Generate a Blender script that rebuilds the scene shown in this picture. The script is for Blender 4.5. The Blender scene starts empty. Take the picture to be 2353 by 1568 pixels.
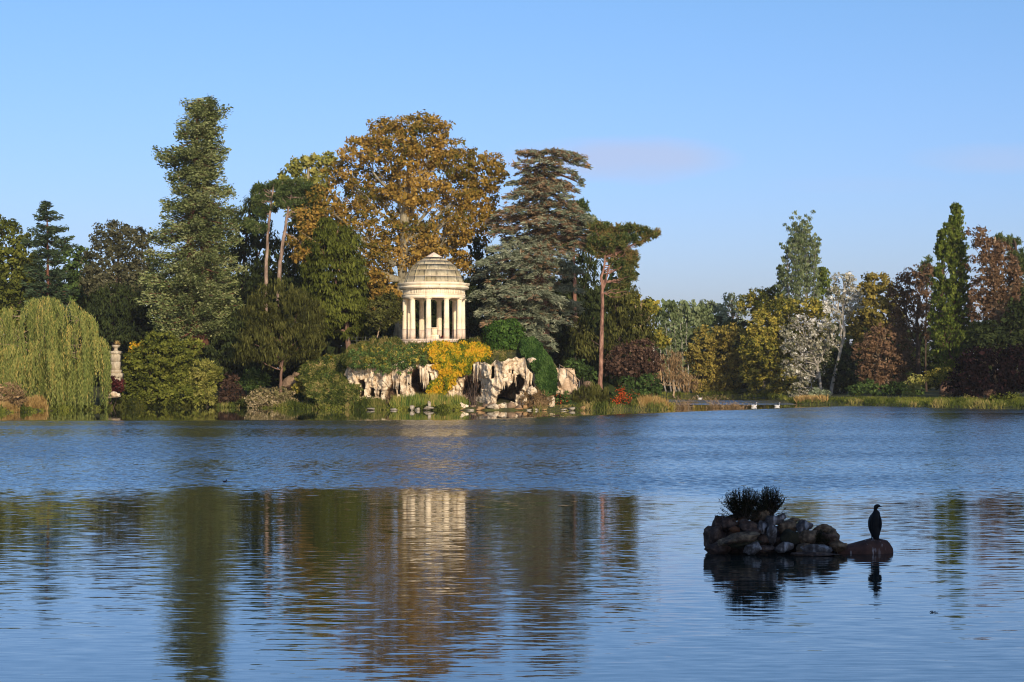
import bpy, math
import numpy as np

# ---------------------------------------------------------------- camera, sky, sun, exposure
SC = bpy.context.scene
COL = SC.collection
F, CX, HY, HC = 3922.0, 1176.5, 850.0, 3.5      # focal length, centre and horizon of the 2353 px wide view, eye height

def P(px, py, Y):
    return np.array([(px - CX) * Y / F, Y, HC + (HY - py) * Y / F])

def WX(px, Y): return (px - CX) * Y / F
def M(px, Y): return px * Y / F                  # pixels to metres at distance Y

cam_d = bpy.data.cameras.new('camera')
cam_d.sensor_width = 36.0
cam_d.lens = 36.0 * F / 2353.0
cam_d.shift_y = (HY - 784.0) / 2353.0
cam_d.clip_start, cam_d.clip_end = 0.5, 6000
cam = bpy.data.objects.new('camera', cam_d)
COL.objects.link(cam)
cam.location = (0, 0, HC)
cam.rotation_euler = (math.radians(90), 0, 0)
SC.camera = cam

SUN_EL, SUN_AZ = math.radians(19.0), math.radians(17.0)   # azimuth to the right of straight behind the camera
sun_dir = np.array([math.sin(SUN_AZ) * math.cos(SUN_EL), -math.cos(SUN_AZ) * math.cos(SUN_EL), math.sin(SUN_EL)])
sd = bpy.data.lights.new('sun', 'SUN')
sd.energy = 4.6
sd.angle = math.radians(0.5)
sd.color = (1.0, 0.88, 0.71)
so = bpy.data.objects.new('sun', sd)
COL.objects.link(so)
from mathutils import Vector
so.rotation_euler = Vector(sun_dir).to_track_quat('Z', 'Y').to_euler()
so.location = (20, -40, 40)

W = bpy.data.worlds.new('World')
SC.world = W
W.use_nodes = True
nt = W.node_tree
nt.nodes.clear()
def N(t, **kw):
    n = nt.nodes.new(t)
    for k, v in kw.items(): setattr(n, k, v)
    return n
def mth(op, a, b=None, clamp=False):
    n = N('ShaderNodeMath', operation=op, use_clamp=clamp)
    for i, v in enumerate((a, b)):
        if v is None: continue
        if isinstance(v, (int, float)): n.inputs[i].default_value = v
        else: nt.links.new(v, n.inputs[i])
    return n.outputs[0]
sky = N('ShaderNodeTexSky', sky_type='NISHITA')
sky.sun_disc = False
sky.sun_elevation = SUN_EL
sky.sun_rotation = math.pi - SUN_AZ
sky.altitude = 60
sky.air_density, sky.dust_density, sky.ozone_density = 1.0, 1.25, 3.2
tint = N('ShaderNodeMix', data_type='RGBA', blend_type='MULTIPLY')
tint.inputs[0].default_value = 1.0
nt.links.new(sky.outputs[0], tint.inputs[6])
tc = N('ShaderNodeTexCoord')
sep = N('ShaderNodeSeparateXYZ')
nt.links.new(tc.outputs['Generated'], sep.inputs[0])
el = N('ShaderNodeMapRange')                     # clearer blue overhead, a little lavender in the haze near the horizon
el.inputs[1].default_value, el.inputs[2].default_value = 0.0, 0.22
nt.links.new(sep.outputs[2], el.inputs[0])
grade = N('ShaderNodeMix', data_type='RGBA')
grade.inputs[6].default_value, grade.inputs[7].default_value = (1.13, 1.09, 1.58, 1), (1.10, 1.30, 1.56, 1)
nt.links.new(el.outputs[0], grade.inputs[0])
nt.links.new(grade.outputs[2], tint.inputs[7])
yy = mth('MAXIMUM', sep.outputs[1], 0.05)
u, v = mth('DIVIDE', sep.outputs[0], yy), mth('DIVIDE', sep.outputs[2], yy)
nz = N('ShaderNodeTexNoise')
nz.inputs['Scale'].default_value = 1.0
nz.inputs['Detail'].default_value = 6.0
cmb = N('ShaderNodeCombineXYZ')
nt.links.new(mth('MULTIPLY', u, 16.0), cmb.inputs[0])
nt.links.new(mth('MULTIPLY', v, 60.0), cmb.inputs[1])
nt.links.new(cmb.outputs[0], nz.inputs['Vector'])
def streak(u0, v0, su, sv, amp):
    du = mth('DIVIDE', mth('SUBTRACT', u, u0), su)
    dv = mth('DIVIDE', mth('SUBTRACT', v, v0), sv)
    r = mth('ADD', mth('MULTIPLY', du, du), mth('MULTIPLY', dv, dv))
    r = mth('ADD', r, mth('MULTIPLY', mth('SUBTRACT', nz.outputs[0], 0.5), 1.3))
    m = mth('SUBTRACT', 1.0, r, clamp=True)
    return mth('MULTIPLY', m, amp)
cl = mth('ADD', streak(0.060, 0.1235, 0.078, 0.0150, 0.72), streak(0.29, 0.124, 0.07, 0.010, 0.35))
cl = mth('ADD', cl, streak(0.20, 0.108, 0.06, 0.006, 0.10))
cl = mth('MULTIPLY', cl, mth('GREATER_THAN', sep.outputs[1], 0.05))
cm = N('ShaderNodeMix', data_type='RGBA')
nt.links.new(cl, cm.inputs[0])
nt.links.new(tint.outputs[2], cm.inputs[6])
CLOUD_RGB = (4.9, 5.7, 8.1, 1)
cm.inputs[7].default_value = CLOUD_RGB
bg = N('ShaderNodeBackground')
bg.inputs[1].default_value = 0.105
nt.links.new(cm.outputs[2], bg.inputs[0])
out = N('ShaderNodeOutputWorld')
nt.links.new(bg.outputs[0], out.inputs[0])

SC.view_settings.view_transform = 'Standard'
SC.view_settings.look = 'None'
SC.view_settings.exposure = 0.0
SC.view_settings.gamma = 1.0
SC.view_settings.use_curve_mapping = False
SC.render.engine = 'CYCLES'
SC.cycles.max_bounces = 6
SC.cycles.diffuse_bounces = 3
SC.cycles.glossy_bounces = 3
SC.cycles.transmission_bounces = 2
SC.cycles.use_denoising = True
SC.cycles.filter_width = 1.1

# ---------------------------------------------------------------- small tools
def lin(r, g, b):
    def f(c):
        c /= 255.0
        return c / 12.92 if c <= 0.04045 else ((c + 0.055) / 1.055) ** 2.4
    return (f(r), f(g), f(b), 1.0)

def S(a, b, x):
    t = np.clip((x - a) / (b - a), 0, 1)
    return t * t * (3 - 2 * t)

def unit(v):
    return v / np.maximum(np.linalg.norm(v, axis=-1, keepdims=True), 1e-9)

def _h(ix, iy, iz, seed):
    n = (ix.astype(np.int64) * 374761393 + iy.astype(np.int64) * 668265263 + iz.astype(np.int64) * 1274126177 + seed * 974634777) & 0xffffffff
    n = ((n ^ (n >> 13)) * 1103515245) & 0xffffffff
    n = ((n ^ (n >> 16)) * 2246822519) & 0xffffffff
    return ((n ^ (n >> 15)) & 0xffffff) / float(0xffffff)

def vn(x, y, z=0.0, seed=0):
    """value noise in 0..1"""
    x, y, z = np.broadcast_arrays(np.asarray(x, float), np.asarray(y, float), np.asarray(z, float))
    ix, iy, iz = np.floor(x), np.floor(y), np.floor(z)
    fx, fy, fz = x - ix, y - iy, z - iz
    fx, fy, fz = (t * t * (3 - 2 * t) for t in (fx, fy, fz))
    r = 0
    for dx in (0, 1):
        for dy in (0, 1):
            for dz in (0, 1):
                w = (fx if dx else 1 - fx) * (fy if dy else 1 - fy) * (fz if dz else 1 - fz)
                r = r + w * _h(ix + dx, iy + dy, iz + dz, seed)
    return r

def fbm(x, y, z=0.0, seed=0, o=4):
    r, a, s = 0, 0.5, 0
    for i in range(o):
        r = r + a * vn(np.asarray(x) * 2 ** i, np.asarray(y) * 2 ** i, np.asarray(z) * 2 ** i, seed + i * 7)
        s += a
        a *= 0.5
    return r / s

def mesh_np(name, V, faces, smooth=False):
    """faces: (n,k) index array, or a list of such arrays"""
    V = np.ascontiguousarray(V, dtype=np.float32)
    fl = [np.asarray(f, dtype=np.int32) for f in (faces if isinstance(faces, (list, tuple)) else [faces]) if len(f)]
    me = bpy.data.meshes.new(name)
    me.vertices.add(len(V))
    me.vertices.foreach_set('co', V.ravel())
    loops = np.concatenate([f.ravel() for f in fl])
    tot = np.concatenate([np.full(len(f), f.shape[1], dtype=np.int32) for f in fl])
    start = np.concatenate([[0], np.cumsum(tot)[:-1]]).astype(np.int32)
    me.loops.add(len(loops))
    me.loops.foreach_set('vertex_index', loops)
    me.polygons.add(len(tot))
    me.polygons.foreach_set('loop_start', start)
    me.polygons.foreach_set('loop_total', tot)
    if smooth: me.polygons.foreach_set('use_smooth', np.ones(len(tot), dtype=bool))
    me.update(calc_edges=True)
    return me

def obj(name, me, mat=None, parent=None, loc=None):
    if mat is not None and len(me.materials) == 0: me.materials.append(mat)
    o = bpy.data.objects.new(name, me)
    COL.objects.link(o)
    if parent is not None: o.parent = parent
    if loc is not None: o.location = [float(c) for c in loc]
    return o

def tag(o, label=None, cat=None, group=None, kind=None):
    if label: o['label'] = label
    if cat: o['category'] = cat
    if group: o['group'] = group
    if kind: o['kind'] = kind
    return o

def thing(name, label, cat, loc, group=None):
    o = bpy.data.objects.new(name, None)
    o.empty_display_size = 0.3
    COL.objects.link(o)
    o.location = [float(c) for c in loc]
    return tag(o, label, cat, group)

class MB:
    """collects vertices and faces of one mesh"""
    def __init__(s): s.V, s.F3, s.F4, s.n = [], [], [], 0
    def add(s, V, F4=None, F3=None):
        V = np.asarray(V, float).reshape(-1, 3)
        if F4 is not None and len(F4): s.F4.append(np.asarray(F4) + s.n)
        if F3 is not None and len(F3): s.F3.append(np.asarray(F3) + s.n)
        s.V.append(V)
        s.n += len(V)
    def tube(s, pts, rad, n=6, cap=True):
        pts = np.asarray(pts, float)
        k = len(pts)
        rad = np.broadcast_to(np.asarray(rad, float), (k,))
        d = unit(np.gradient(pts, axis=0))
        ref = np.array([0, 0, 1.0]) if abs(d[:, 2]).mean() < 0.8 else np.array([1.0, 0, 0])
        a = unit(np.cross(d, ref)); b = np.cross(d, a)
        t = np.linspace(0, 2 * np.pi, n, endpoint=False)
        V = pts[:, None] + rad[:, None, None] * (np.cos(t)[None, :, None] * a[:, None] + np.sin(t)[None, :, None] * b[:, None])
        i = np.arange(k - 1)[:, None] * n; j = np.arange(n)[None]
        j2 = (j + 1) % n
        F4 = np.stack([i + j, i + j2, i + n + j2, i + n + j], -1).reshape(-1, 4)
        V = V.reshape(-1, 3)
        F3 = []
        if cap:
            V = np.vstack([V, pts[:1], pts[-1:]])
            q = np.arange(n); q2 = (q + 1) % n
            F3 = np.vstack([np.stack([q2, q, np.full(n, k * n)], -1), np.stack([(k - 1) * n + q, (k - 1) * n + q2, np.full(n, k * n + 1)], -1)])
        s.add(V, F4, F3)
    def box(s, c, h, rz=0.0, taper=1.0):
        c = np.asarray(c, float); h = np.asarray(h, float)
        V = np.array([[x, y, z] for z in (-1, 1) for y in (-1, 1) for x in (-1, 1)], float)
        V[V[:, 2] > 0, :2] *= taper
        V = V * h
        ca, sa = math.cos(rz), math.sin(rz)
        V = np.stack([V[:, 0] * ca - V[:, 1] * sa, V[:, 0] * sa + V[:, 1] * ca, V[:, 2]], -1) + c
        s.add(V, [[0, 2, 3, 1], [4, 5, 7, 6], [0, 1, 5, 4], [2, 6, 7, 3], [0, 4, 6, 2], [1, 3, 7, 5]])
    def lathe(s, prof, n=48, a0=0.0, a1=None, flute=None, c=(0, 0, 0)):
        """revolve a closed or open (r,z) profile; with a1 a capped wedge (profile closed)"""
        prof = np.asarray(prof, float); k = len(prof)
        full = a1 is None
        t = np.linspace(0, 2 * np.pi, n, endpoint=False) + a0 if full else np.linspace(a0, a1, n)
        R = np.repeat(prof[None, :, 0], n, 0)
        if flute is not None: R = R * flute(t)[:, None]
        V = np.stack([R * np.sin(t)[:, None], -R * np.cos(t)[:, None], np.repeat(prof[None, :, 1], n, 0)], -1) + np.asarray(c, float)
        m = n if full else n - 1
        i = np.arange(m)[:, None]; j = np.arange(k - 1)[None]
        i2 = (i + 1) % n
        F4 = np.stack([i * k + j, i2 * k + j, i2 * k + j + 1, i * k + j + 1], -1).reshape(-1, 4)
        s.add(V.reshape(-1, 3), F4)
        if not full:
            base = s.n - n * k
            for ii, rev in ((0, False), (n - 1, True)):
                idx = list(range(base + ii * k, base + ii * k + k - 1))
                if k - 1 == 4: s.F4.append(np.array([idx if rev else idx[::-1]]))
    def mesh(s, name, smooth=False, off=None):
        V = np.vstack(s.V)
        if off is not None: V = V - np.asarray(off, float)
        fs = []
        if s.F4: fs.append(np.vstack(s.F4))
        if s.F3: fs.append(np.vstack(s.F3))
        return mesh_np(name, V, fs, smooth)

class Leaves:
    def __init__(s): s.q, s.t = [], []
    def add(s, c, a, n, l, w, t):
        c, a, n = (np.asarray(x, float).reshape(-1, 3) for x in (c, a, n))
        k = len(c)
        if k == 0: return
        a = unit(a); b = unit(np.cross(n, a))
        l = np.broadcast_to(np.asarray(l, float), (k,))[:, None]
        w = np.broadcast_to(np.asarray(w, float), (k,))[:, None]
        s.q.append(np.stack([c - a * l / 2, c + b * w / 2 + a * l * .06, c + a * l / 2, c - b * w / 2 + a * l * .06], 1))
        s.t.append(np.clip(np.broadcast_to(np.asarray(t, float), (k,)), 0, 1))
    def count(s): return sum(len(q) for q in s.q)
    def build(s, name, mat, parent=None, off=(0, 0, 0)):
        q = np.concatenate(s.q); t = np.concatenate(s.t)
        V = (q - np.asarray(off, float)).reshape(-1, 3)
        me = mesh_np(name, V, np.arange(len(V)).reshape(-1, 4))
        at = me.attributes.new('tint', 'FLOAT', 'FACE')
        at.data.foreach_set('value', t.astype(np.float32))
        return obj(name, me, mat, parent)

# ---------------------------------------------------------------- materials
def newmat(name):
    m = bpy.data.materials.new(name)
    m.use_nodes = True
    m.node_tree.nodes.clear()
    return m, m.node_tree, m.node_tree.nodes.new('ShaderNodeOutputMaterial')

def ramp(t, stops, fac):
    r = t.nodes.new('ShaderNodeValToRGB')
    e = r.color_ramp.elements
    while len(e) < len(stops): e.new(0.5)
    for i, (p, c) in enumerate(stops):
        e[i].position = p; e[i].color = c
    t.links.new(fac, r.inputs[0])
    return r.outputs[0]

LEAFM = {}
def leafmat(name, *cols, trans=0.22, gain=1.0):
    """cols: sRGB triples from the darkest leaf colour to the palest of one species"""
    if name in LEAFM: return LEAFM[name]
    m, t, o = newmat(name)
    at = t.nodes.new('ShaderNodeAttribute'); at.attribute_name = 'tint'
    st = [(i / max(1, len(cols) - 1), tuple(min(.9, c * gain * 1.12) for c in lin(*c_)[:3]) + (1,)) for i, c_ in enumerate(cols)]
    colr = ramp(t, st, at.outputs['Fac'])
    d = t.nodes.new('ShaderNodeBsdfDiffuse'); t.links.new(colr, d.inputs[0])
    tr = t.nodes.new('ShaderNodeBsdfTranslucent'); t.links.new(colr, tr.inputs[0])
    mx = t.nodes.new('ShaderNodeMixShader'); mx.inputs[0].default_value = trans
    t.links.new(d.outputs[0], mx.inputs[1]); t.links.new(tr.outputs[0], mx.inputs[2])
    t.links.new(mx.outputs[0], o.inputs[0])
    LEAFM[name] = m
    return m

def solid(name, stops, scale=(1, 1, 1), detail=6, rough=0.9, bump=0.3, dist=0.05, nscale=1.0, spec=0.25, streak=None, wet=None):
    """noise driven colour and relief in object space; streak = (colour, scale, lo, hi) adds stains with a shape of their own"""
    m, t, o = newmat(name)
    tc = t.nodes.new('ShaderNodeTexCoord')
    mp = t.nodes.new('ShaderNodeMapping'); mp.inputs['Scale'].default_value = scale
    t.links.new(tc.outputs['Object'], mp.inputs[0])
    n = t.nodes.new('ShaderNodeTexNoise'); n.inputs['Scale'].default_value = nscale; n.inputs['Detail'].default_value = detail; n.inputs['Roughness'].default_value = .62
    t.links.new(mp.outputs[0], n.inputs[0])
    c = ramp(t, stops, n.outputs[0])
    if streak:
        sc, ss, lo, hi = streak
        mp2 = t.nodes.new('ShaderNodeMapping'); mp2.inputs['Scale'].default_value = ss
        t.links.new(tc.outputs['Object'], mp2.inputs[0])
        n2 = t.nodes.new('ShaderNodeTexNoise'); n2.inputs['Scale'].default_value = 1; n2.inputs['Detail'].default_value = 5
        t.links.new(mp2.outputs[0], n2.inputs[0])
        mr = t.nodes.new('ShaderNodeMapRange'); mr.inputs[1].default_value = lo; mr.inputs[2].default_value = hi
        t.links.new(n2.outputs[0], mr.inputs[0])
        mx = t.nodes.new('ShaderNodeMix'); mx.data_type = 'RGBA'
        t.links.new(mr.outputs[0], mx.inputs[0]); t.links.new(c, mx.inputs[6]); mx.inputs[7].default_value = sc
        c = mx.outputs[2]
    b = t.nodes.new('ShaderNodeBsdfPrincipled')
    b.inputs['Roughness'].default_value = rough
    b.inputs['Specular IOR Level'].default_value = spec
    t.links.new(c, b.inputs['Base Color'])
    if bump:
        n3 = t.nodes.new('ShaderNodeTexNoise'); n3.inputs['Scale'].default_value = nscale * 3; n3.inputs['Detail'].default_value = 8
        t.links.new(mp.outputs[0], n3.inputs[0])
        bp = t.nodes.new('ShaderNodeBump'); bp.inputs['Strength'].default_value = bump; bp.inputs['Distance'].default_value = dist
        t.links.new(n3.outputs[0], bp.inputs['Height']); t.links.new(bp.outputs[0], b.inputs['Normal'])
    t.links.new(b.outputs[0], o.inputs[0])
    return m

def sg(*stops): return [(p, lin(*c)) for p, c in stops]

BARK_RED = solid('redwood_bark', sg((.3, (75, 48, 36)), (.7, (130, 84, 62))), (6, 6, .7), bump=.8, dist=.08)
BARK_PINE = solid('pine_bark', sg((.34, (74, 52, 42)), (.5, (132, 94, 76)), (.66, (168, 128, 104))), (5, 5, 1.2), bump=.8, dist=.06)
BARK_PINE_GREY = solid('pale_pine_bark', sg((.34, (86, 68, 56)), (.5, (138, 114, 96)), (.66, (172, 146, 124))), (5, 5, 1.0), bump=.7, dist=.05)
BARK_DARK = solid('dark_bark', sg((.3, (48, 38, 32)), (.7, (92, 74, 60))), (5, 5, 1), bump=.7, dist=.05)
BARK_BROWN = solid('brown_bark', sg((.3, (85, 62, 50)), (.7, (140, 108, 86))), (5, 5, 1), bump=.7, dist=.05)
BARK_PLANE = solid('plane_bark', sg((.35, (92, 82, 62)), (.5, (132, 120, 94)), (.65, (164, 152, 124))), (2, 2, 1), bump=.3, dist=.03)
BARK_WHITE = solid('white_bark', sg((.3, (112, 104, 92)), (.6, (168, 158, 142))), (4, 4, 2), bump=.4, dist=.03)
BARK_TAN = solid('tan_twig_bark', sg((.3, (125, 104, 78)), (.7, (178, 152, 118))), (4, 4, 2), bump=.3, dist=.02)

# ---------------------------------------------------------------- ground and water
def pxpoly(L): return np.array([(WX(px, Y), Y) for px, Y in L])
FRONT = [(-500, 136.2), (0, 139.2), (60, 141.2), (105, 145.2), (190, 148.2), (240, 149.7), (262, 159.2), (500, 161.2), (560, 158), (650, 154.2), (780, 150), (1000, 147.3), (1270, 146.7), (1400, 147.1), (1500, 148.2), (1534, 150.2)]
ISLAND = np.vstack([[(-300, 150)], pxpoly([*FRONT, (1540, 157), (1520, 172), (1440, 195)]), [(0, 222), (-60, 235), (-300, 240)]])
MAIN = np.vstack([[(-1500, 270), (-60, 258)], pxpoly([(1300, 245), (1450, 226), (1600, 223), (1700, 219), (1790, 206), (1815, 182), (1835, 172), (1950, 168), (2100, 160.5), (2250, 154), (2353, 150.5), (2600, 142)]), [(90, 128), (1500, 60), (1500, 1500), (-1500, 1500)]])
NEAR = np.array([(-1500, -1500), (1500, -1500), (1500, 0), (60, 11), (20, 13), (0, 13.5), (-30, 12.5), (-70, 9), (-1500, -20)], float)

def sdist(poly, x, y):
    """signed distance, positive inside"""
    x, y = np.asarray(x, float), np.asarray(y, float)
    d = np.full(x.shape, 1e9); ins = np.zeros(x.shape, bool)
    n = len(poly)
    for i in range(n):
        (x0, y0), (x1, y1) = poly[i], poly[(i + 1) % n]
        ex, ey = x1 - x0, y1 - y0
        t = np.clip(((x - x0) * ex + (y - y0) * ey) / (ex * ex + ey * ey + 1e-12), 0, 1)
        d = np.minimum(d, np.hypot(x - x0 - t * ex, y - y0 - t * ey))
        c = ((y0 > y) != (y1 > y)) & (x < (x1 - x0) * (y - y0) / (y1 - y0 + 1e-12) + x0)
        ins ^= c
    return np.where(ins, d, -d)

def gz(x, y):
    x, y = np.broadcast_arrays(np.asarray(x, float), np.asarray(y, float))
    nz = (fbm(x * .5, y * .5, seed=3) - .5) * 1.0
    di = sdist(ISLAND, x, y); dm = sdist(MAIN, x, y); dn = sdist(NEAR, x, y)
    def rise(d, k, top):
        e = d + nz * .6 * np.exp(-np.abs(d) / 4)
        return np.where(e < 0, np.maximum(-1.8, e * .5), .02 + np.minimum(.12, e * .2) + (1 - np.exp(-np.maximum(e, 0) / k)) * top)
    z = np.maximum(np.maximum(rise(di, 14, 1.7), rise(dm, 18, 1.2)), rise(dn, 7, 1.9))
    fx = S(-20.0, -14.0, x) * (1 - S(2.0, 7.5, x))
    fy = S(np.where((x > -14.6) & (x < 3.4), 164.4, 156.7), np.where((x > -14.6) & (x < 3.4), 165.4, 157.7), y) * (1 - S(172, 196, y))
    z = np.maximum(z, fx * fy * 5.75 + (fbm(x * .8, y * .8, seed=9) - .5) * .25)* (fx * fy > .01) + z * (fx * fy <= .01)
    return z

def axis(*segs):
    r = [np.arange(a, b, s) for a, b, s in segs]
    return np.concatenate(r + [[segs[-1][1]]])
gx = axis((-700, -300, 50), (-300, -80, 12), (-80, -50, 2.5), (-50, 22, .6), (22, 70, 1.5), (70, 300, 12), (300, 700, 50))
gy = axis((-200, 0, 10), (0, 20, 1), (20, 134, 6), (134, 176, .6), (176, 260, 2), (260, 320, 10), (320, 900, 50))
GX_, GY_ = np.meshgrid(gx, gy)
GV = np.stack([GX_, GY_, gz(GX_, GY_)], -1).reshape(-1, 3)
nx_, ny_ = len(gx), len(gy)
ii = (np.arange(ny_ - 1)[:, None] * nx_ + np.arange(nx_ - 1)[None])
GF = np.stack([ii, ii + 1, ii + nx_ + 1, ii + nx_], -1).reshape(-1, 4)
GROUND = solid('grassy_soil', sg((.32, (52, 46, 30)), (.5, (74, 72, 36)), (.62, (92, 92, 44)), (.75, (112, 96, 60))), (.9, .9, .9), bump=.7, dist=.1)
tag(obj('ground', mesh_np('ground', GV, GF, True), GROUND), kind='structure')

# the lake: one sheet; wind decides how steep the ripples are
m, t, o = newmat('lake_water')
geo = t.nodes.new('ShaderNodeNewGeometry')
sp = t.nodes.new('ShaderNodeSeparateXYZ'); t.links.new(geo.outputs['Position'], sp.inputs[0])
def tm(op, a, b=None, c=None, clamp=False):
    n = t.nodes.new('ShaderNodeMath'); n.operation = op; n.use_clamp = clamp
    for i, v in enumerate((a, b, c)):
        if v is None: continue
        if isinstance(v, (int, float)): n.inputs[i].default_value = v
        else: t.links.new(v, n.inputs[i])
    return n.outputs[0]
def smooth(x, a, b):
    n = t.nodes.new('ShaderNodeMapRange'); n.interpolation_type = 'SMOOTHSTEP'
    n.inputs[1].default_value = a; n.inputs[2].default_value = b
    t.links.new(x, n.inputs[0]); return n.outputs[0]
def wnoise(sx, sy, det=2.0, rough=.5, rot=0.0):
    mp = t.nodes.new('ShaderNodeMapping'); mp.inputs['Scale'].default_value = (sx, sy, 1); mp.inputs['Rotation'].default_value = (0, 0, rot)
    t.links.new(geo.outputs['Position'], mp.inputs[0])
    n = t.nodes.new('ShaderNodeTexNoise'); n.inputs['Scale'].default_value = 1; n.inputs['Detail'].default_value = det; n.inputs['Roughness'].default_value = rough
    t.links.new(mp.outputs[0], n.inputs[0])
    s_ = t.nodes.new('ShaderNodeSeparateColor'); t.links.new(n.outputs['Color'], s_.inputs[0])
    return [tm('SUBTRACT', s_.outputs[i], .5) for i in range(3)]
X_, Y_ = sp.outputs[0], sp.outputs[1]
lo = wnoise(.045, .06, 4, .6)
med = wnoise(.10, .45, 2)
yw = tm('ADD', Y_, tm('MULTIPLY', lo[0], tm('MULTIPLY', Y_, .32)))
# wind lanes: calm near, ruffled in the middle, sheltered strip under the bank
ruff = tm('MULTIPLY', smooth(yw, 44, 56), tm('SUBTRACT', 1.0, smooth(tm('ADD', Y_, tm('ADD', tm('MULTIPLY', tm('MAXIMUM', X_, -4.0), -1.3), tm('MULTIPLY', med[1], 3.0))), 121, 124.5)))
lane = smooth(wnoise(.012, .09, 3)[0], -.16, .14)
far = tm('MULTIPLY', tm('MULTIPLY', smooth(Y_, 168, 173), tm('SUBTRACT', 1.0, smooth(Y_, 196, 202))), smooth(X_, 12.5, 14))
near_amp = tm('ADD', .043, tm('MULTIPLY', smooth(yw, 20, 40), .012))
swell = wnoise(2.3, 13.0, 2.0, .55, .04)
swell2 = wnoise(1.1, 6.5, 1.0, .5, -.06)
chop = wnoise(2.2, 4.5, 2.0, .6)
amp_n = tm('MULTIPLY', tm('SUBTRACT', 1.0, smooth(Y_, 100, 128)), near_amp)
amp_n = tm('MULTIPLY', amp_n, tm('ADD', .7, tm('MULTIPLY', smooth(lo[1], -.15, .15), .6)))
amp_c = tm('MULTIPLY', tm('MAXIMUM', ruff, far), tm('ADD', .62, tm('MULTIPLY', lane, .6)))
sy_ = tm('ADD', tm('MULTIPLY', tm('ADD', swell[0], tm('MULTIPLY', swell2[0], 1.0)), tm('MULTIPLY', amp_n, 1.9)), tm('MULTIPLY', amp_c, tm('SUBTRACT', tm('MULTIPLY', chop[0], .4), tm('ADD', tm('ABSOLUTE', chop[2]), .04))))
sy_ = tm('ADD', sy_, tm('MULTIPLY', chop[0], .006))
# ripple normals biased towards this shore, to put more sky into the reflection
sy_ = tm('SUBTRACT', sy_, tm('MULTIPLY', tm('ABSOLUTE', swell[2]), tm('MULTIPLY', amp_n, 1.2)))
sx_ = tm('ADD', tm('MULTIPLY', swell[1], tm('MULTIPLY', amp_n, .55)), tm('MULTIPLY', chop[1], tm('MULTIPLY', amp_c, .6)))
cb = t.nodes.new('ShaderNodeCombineXYZ')
t.links.new(sx_, cb.inputs[0]); t.links.new(sy_, cb.inputs[1]); cb.inputs[2].default_value = 1
nm = t.nodes.new('ShaderNodeVectorMath'); nm.operation = 'NORMALIZE'; t.links.new(cb.outputs[0], nm.inputs[0])
df = t.nodes.new('ShaderNodeBsdfDiffuse'); df.inputs[0].default_value = (.020, .027, .021, 1)
gl = t.nodes.new('ShaderNodeBsdfGlossy'); gl.inputs['Color'].default_value = (1, 1, 1, 1); gl.inputs['Roughness'].default_value = .03
fr_ = t.nodes.new('ShaderNodeFresnel'); fr_.inputs['IOR'].default_value = 1.333
for nd in (gl, fr_): t.links.new(nm.outputs[0], nd.inputs['Normal'])
mxw = t.nodes.new('ShaderNodeMixShader')
t.links.new(tm('POWER', fr_.outputs[0], .72), mxw.inputs[0]); t.links.new(df.outputs[0], mxw.inputs[1]); t.links.new(gl.outputs[0], mxw.inputs[2])
t.links.new(mxw.outputs[0], o.inputs[0])
WATER = m
wv = [(-700, -200, 0), (700, -200, 0), (700, 900, 0), (-700, 900, 0)]
tag(obj('water', mesh_np('water', wv, np.array([[0, 1, 2, 3]])), WATER), kind='structure')

# ---------------------------------------------------------------- growing plants
UP = np.array([0, 0, 1.0])
def tufts_on(rng, C, R, dens, tr, shell=.35, back=.55, vlim=-1.0):
    """tuft centres on and under the surface of ellipsoid lobes"""
    out, nor, lt = [], [], []
    for c, r in zip(C, R):
        k = max(3, int(dens * 4 * (r[0] * r[1] + r[0] * r[2] + r[1] * r[2]) / 3 / (tr * tr)))
        d = unit(rng.normal(size=(k, 3)))
        keep = (d[:, 1] < .2) | (rng.random(k) < back)
        keep &= d[:, 2] > vlim
        d = d[keep]; k = len(d)
        rr = 1 - shell * rng.random(k) ** 1.7 + rng.normal(size=k) * .05
        p = c + d * r * rr[:, None]
        ok = np.ones(k, bool)
        for c2, r2 in zip(C, R):
            if c2 is c: continue
            ok &= (((p - c2) / r2) ** 2).sum(1) > .42
        out.append(p[ok]); nor.append(unit(d / r)[ok]); lt.append(np.full(ok.sum(), rng.normal() * .10))
    return np.vstack(out), np.vstack(nor), np.concatenate(lt)

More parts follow.
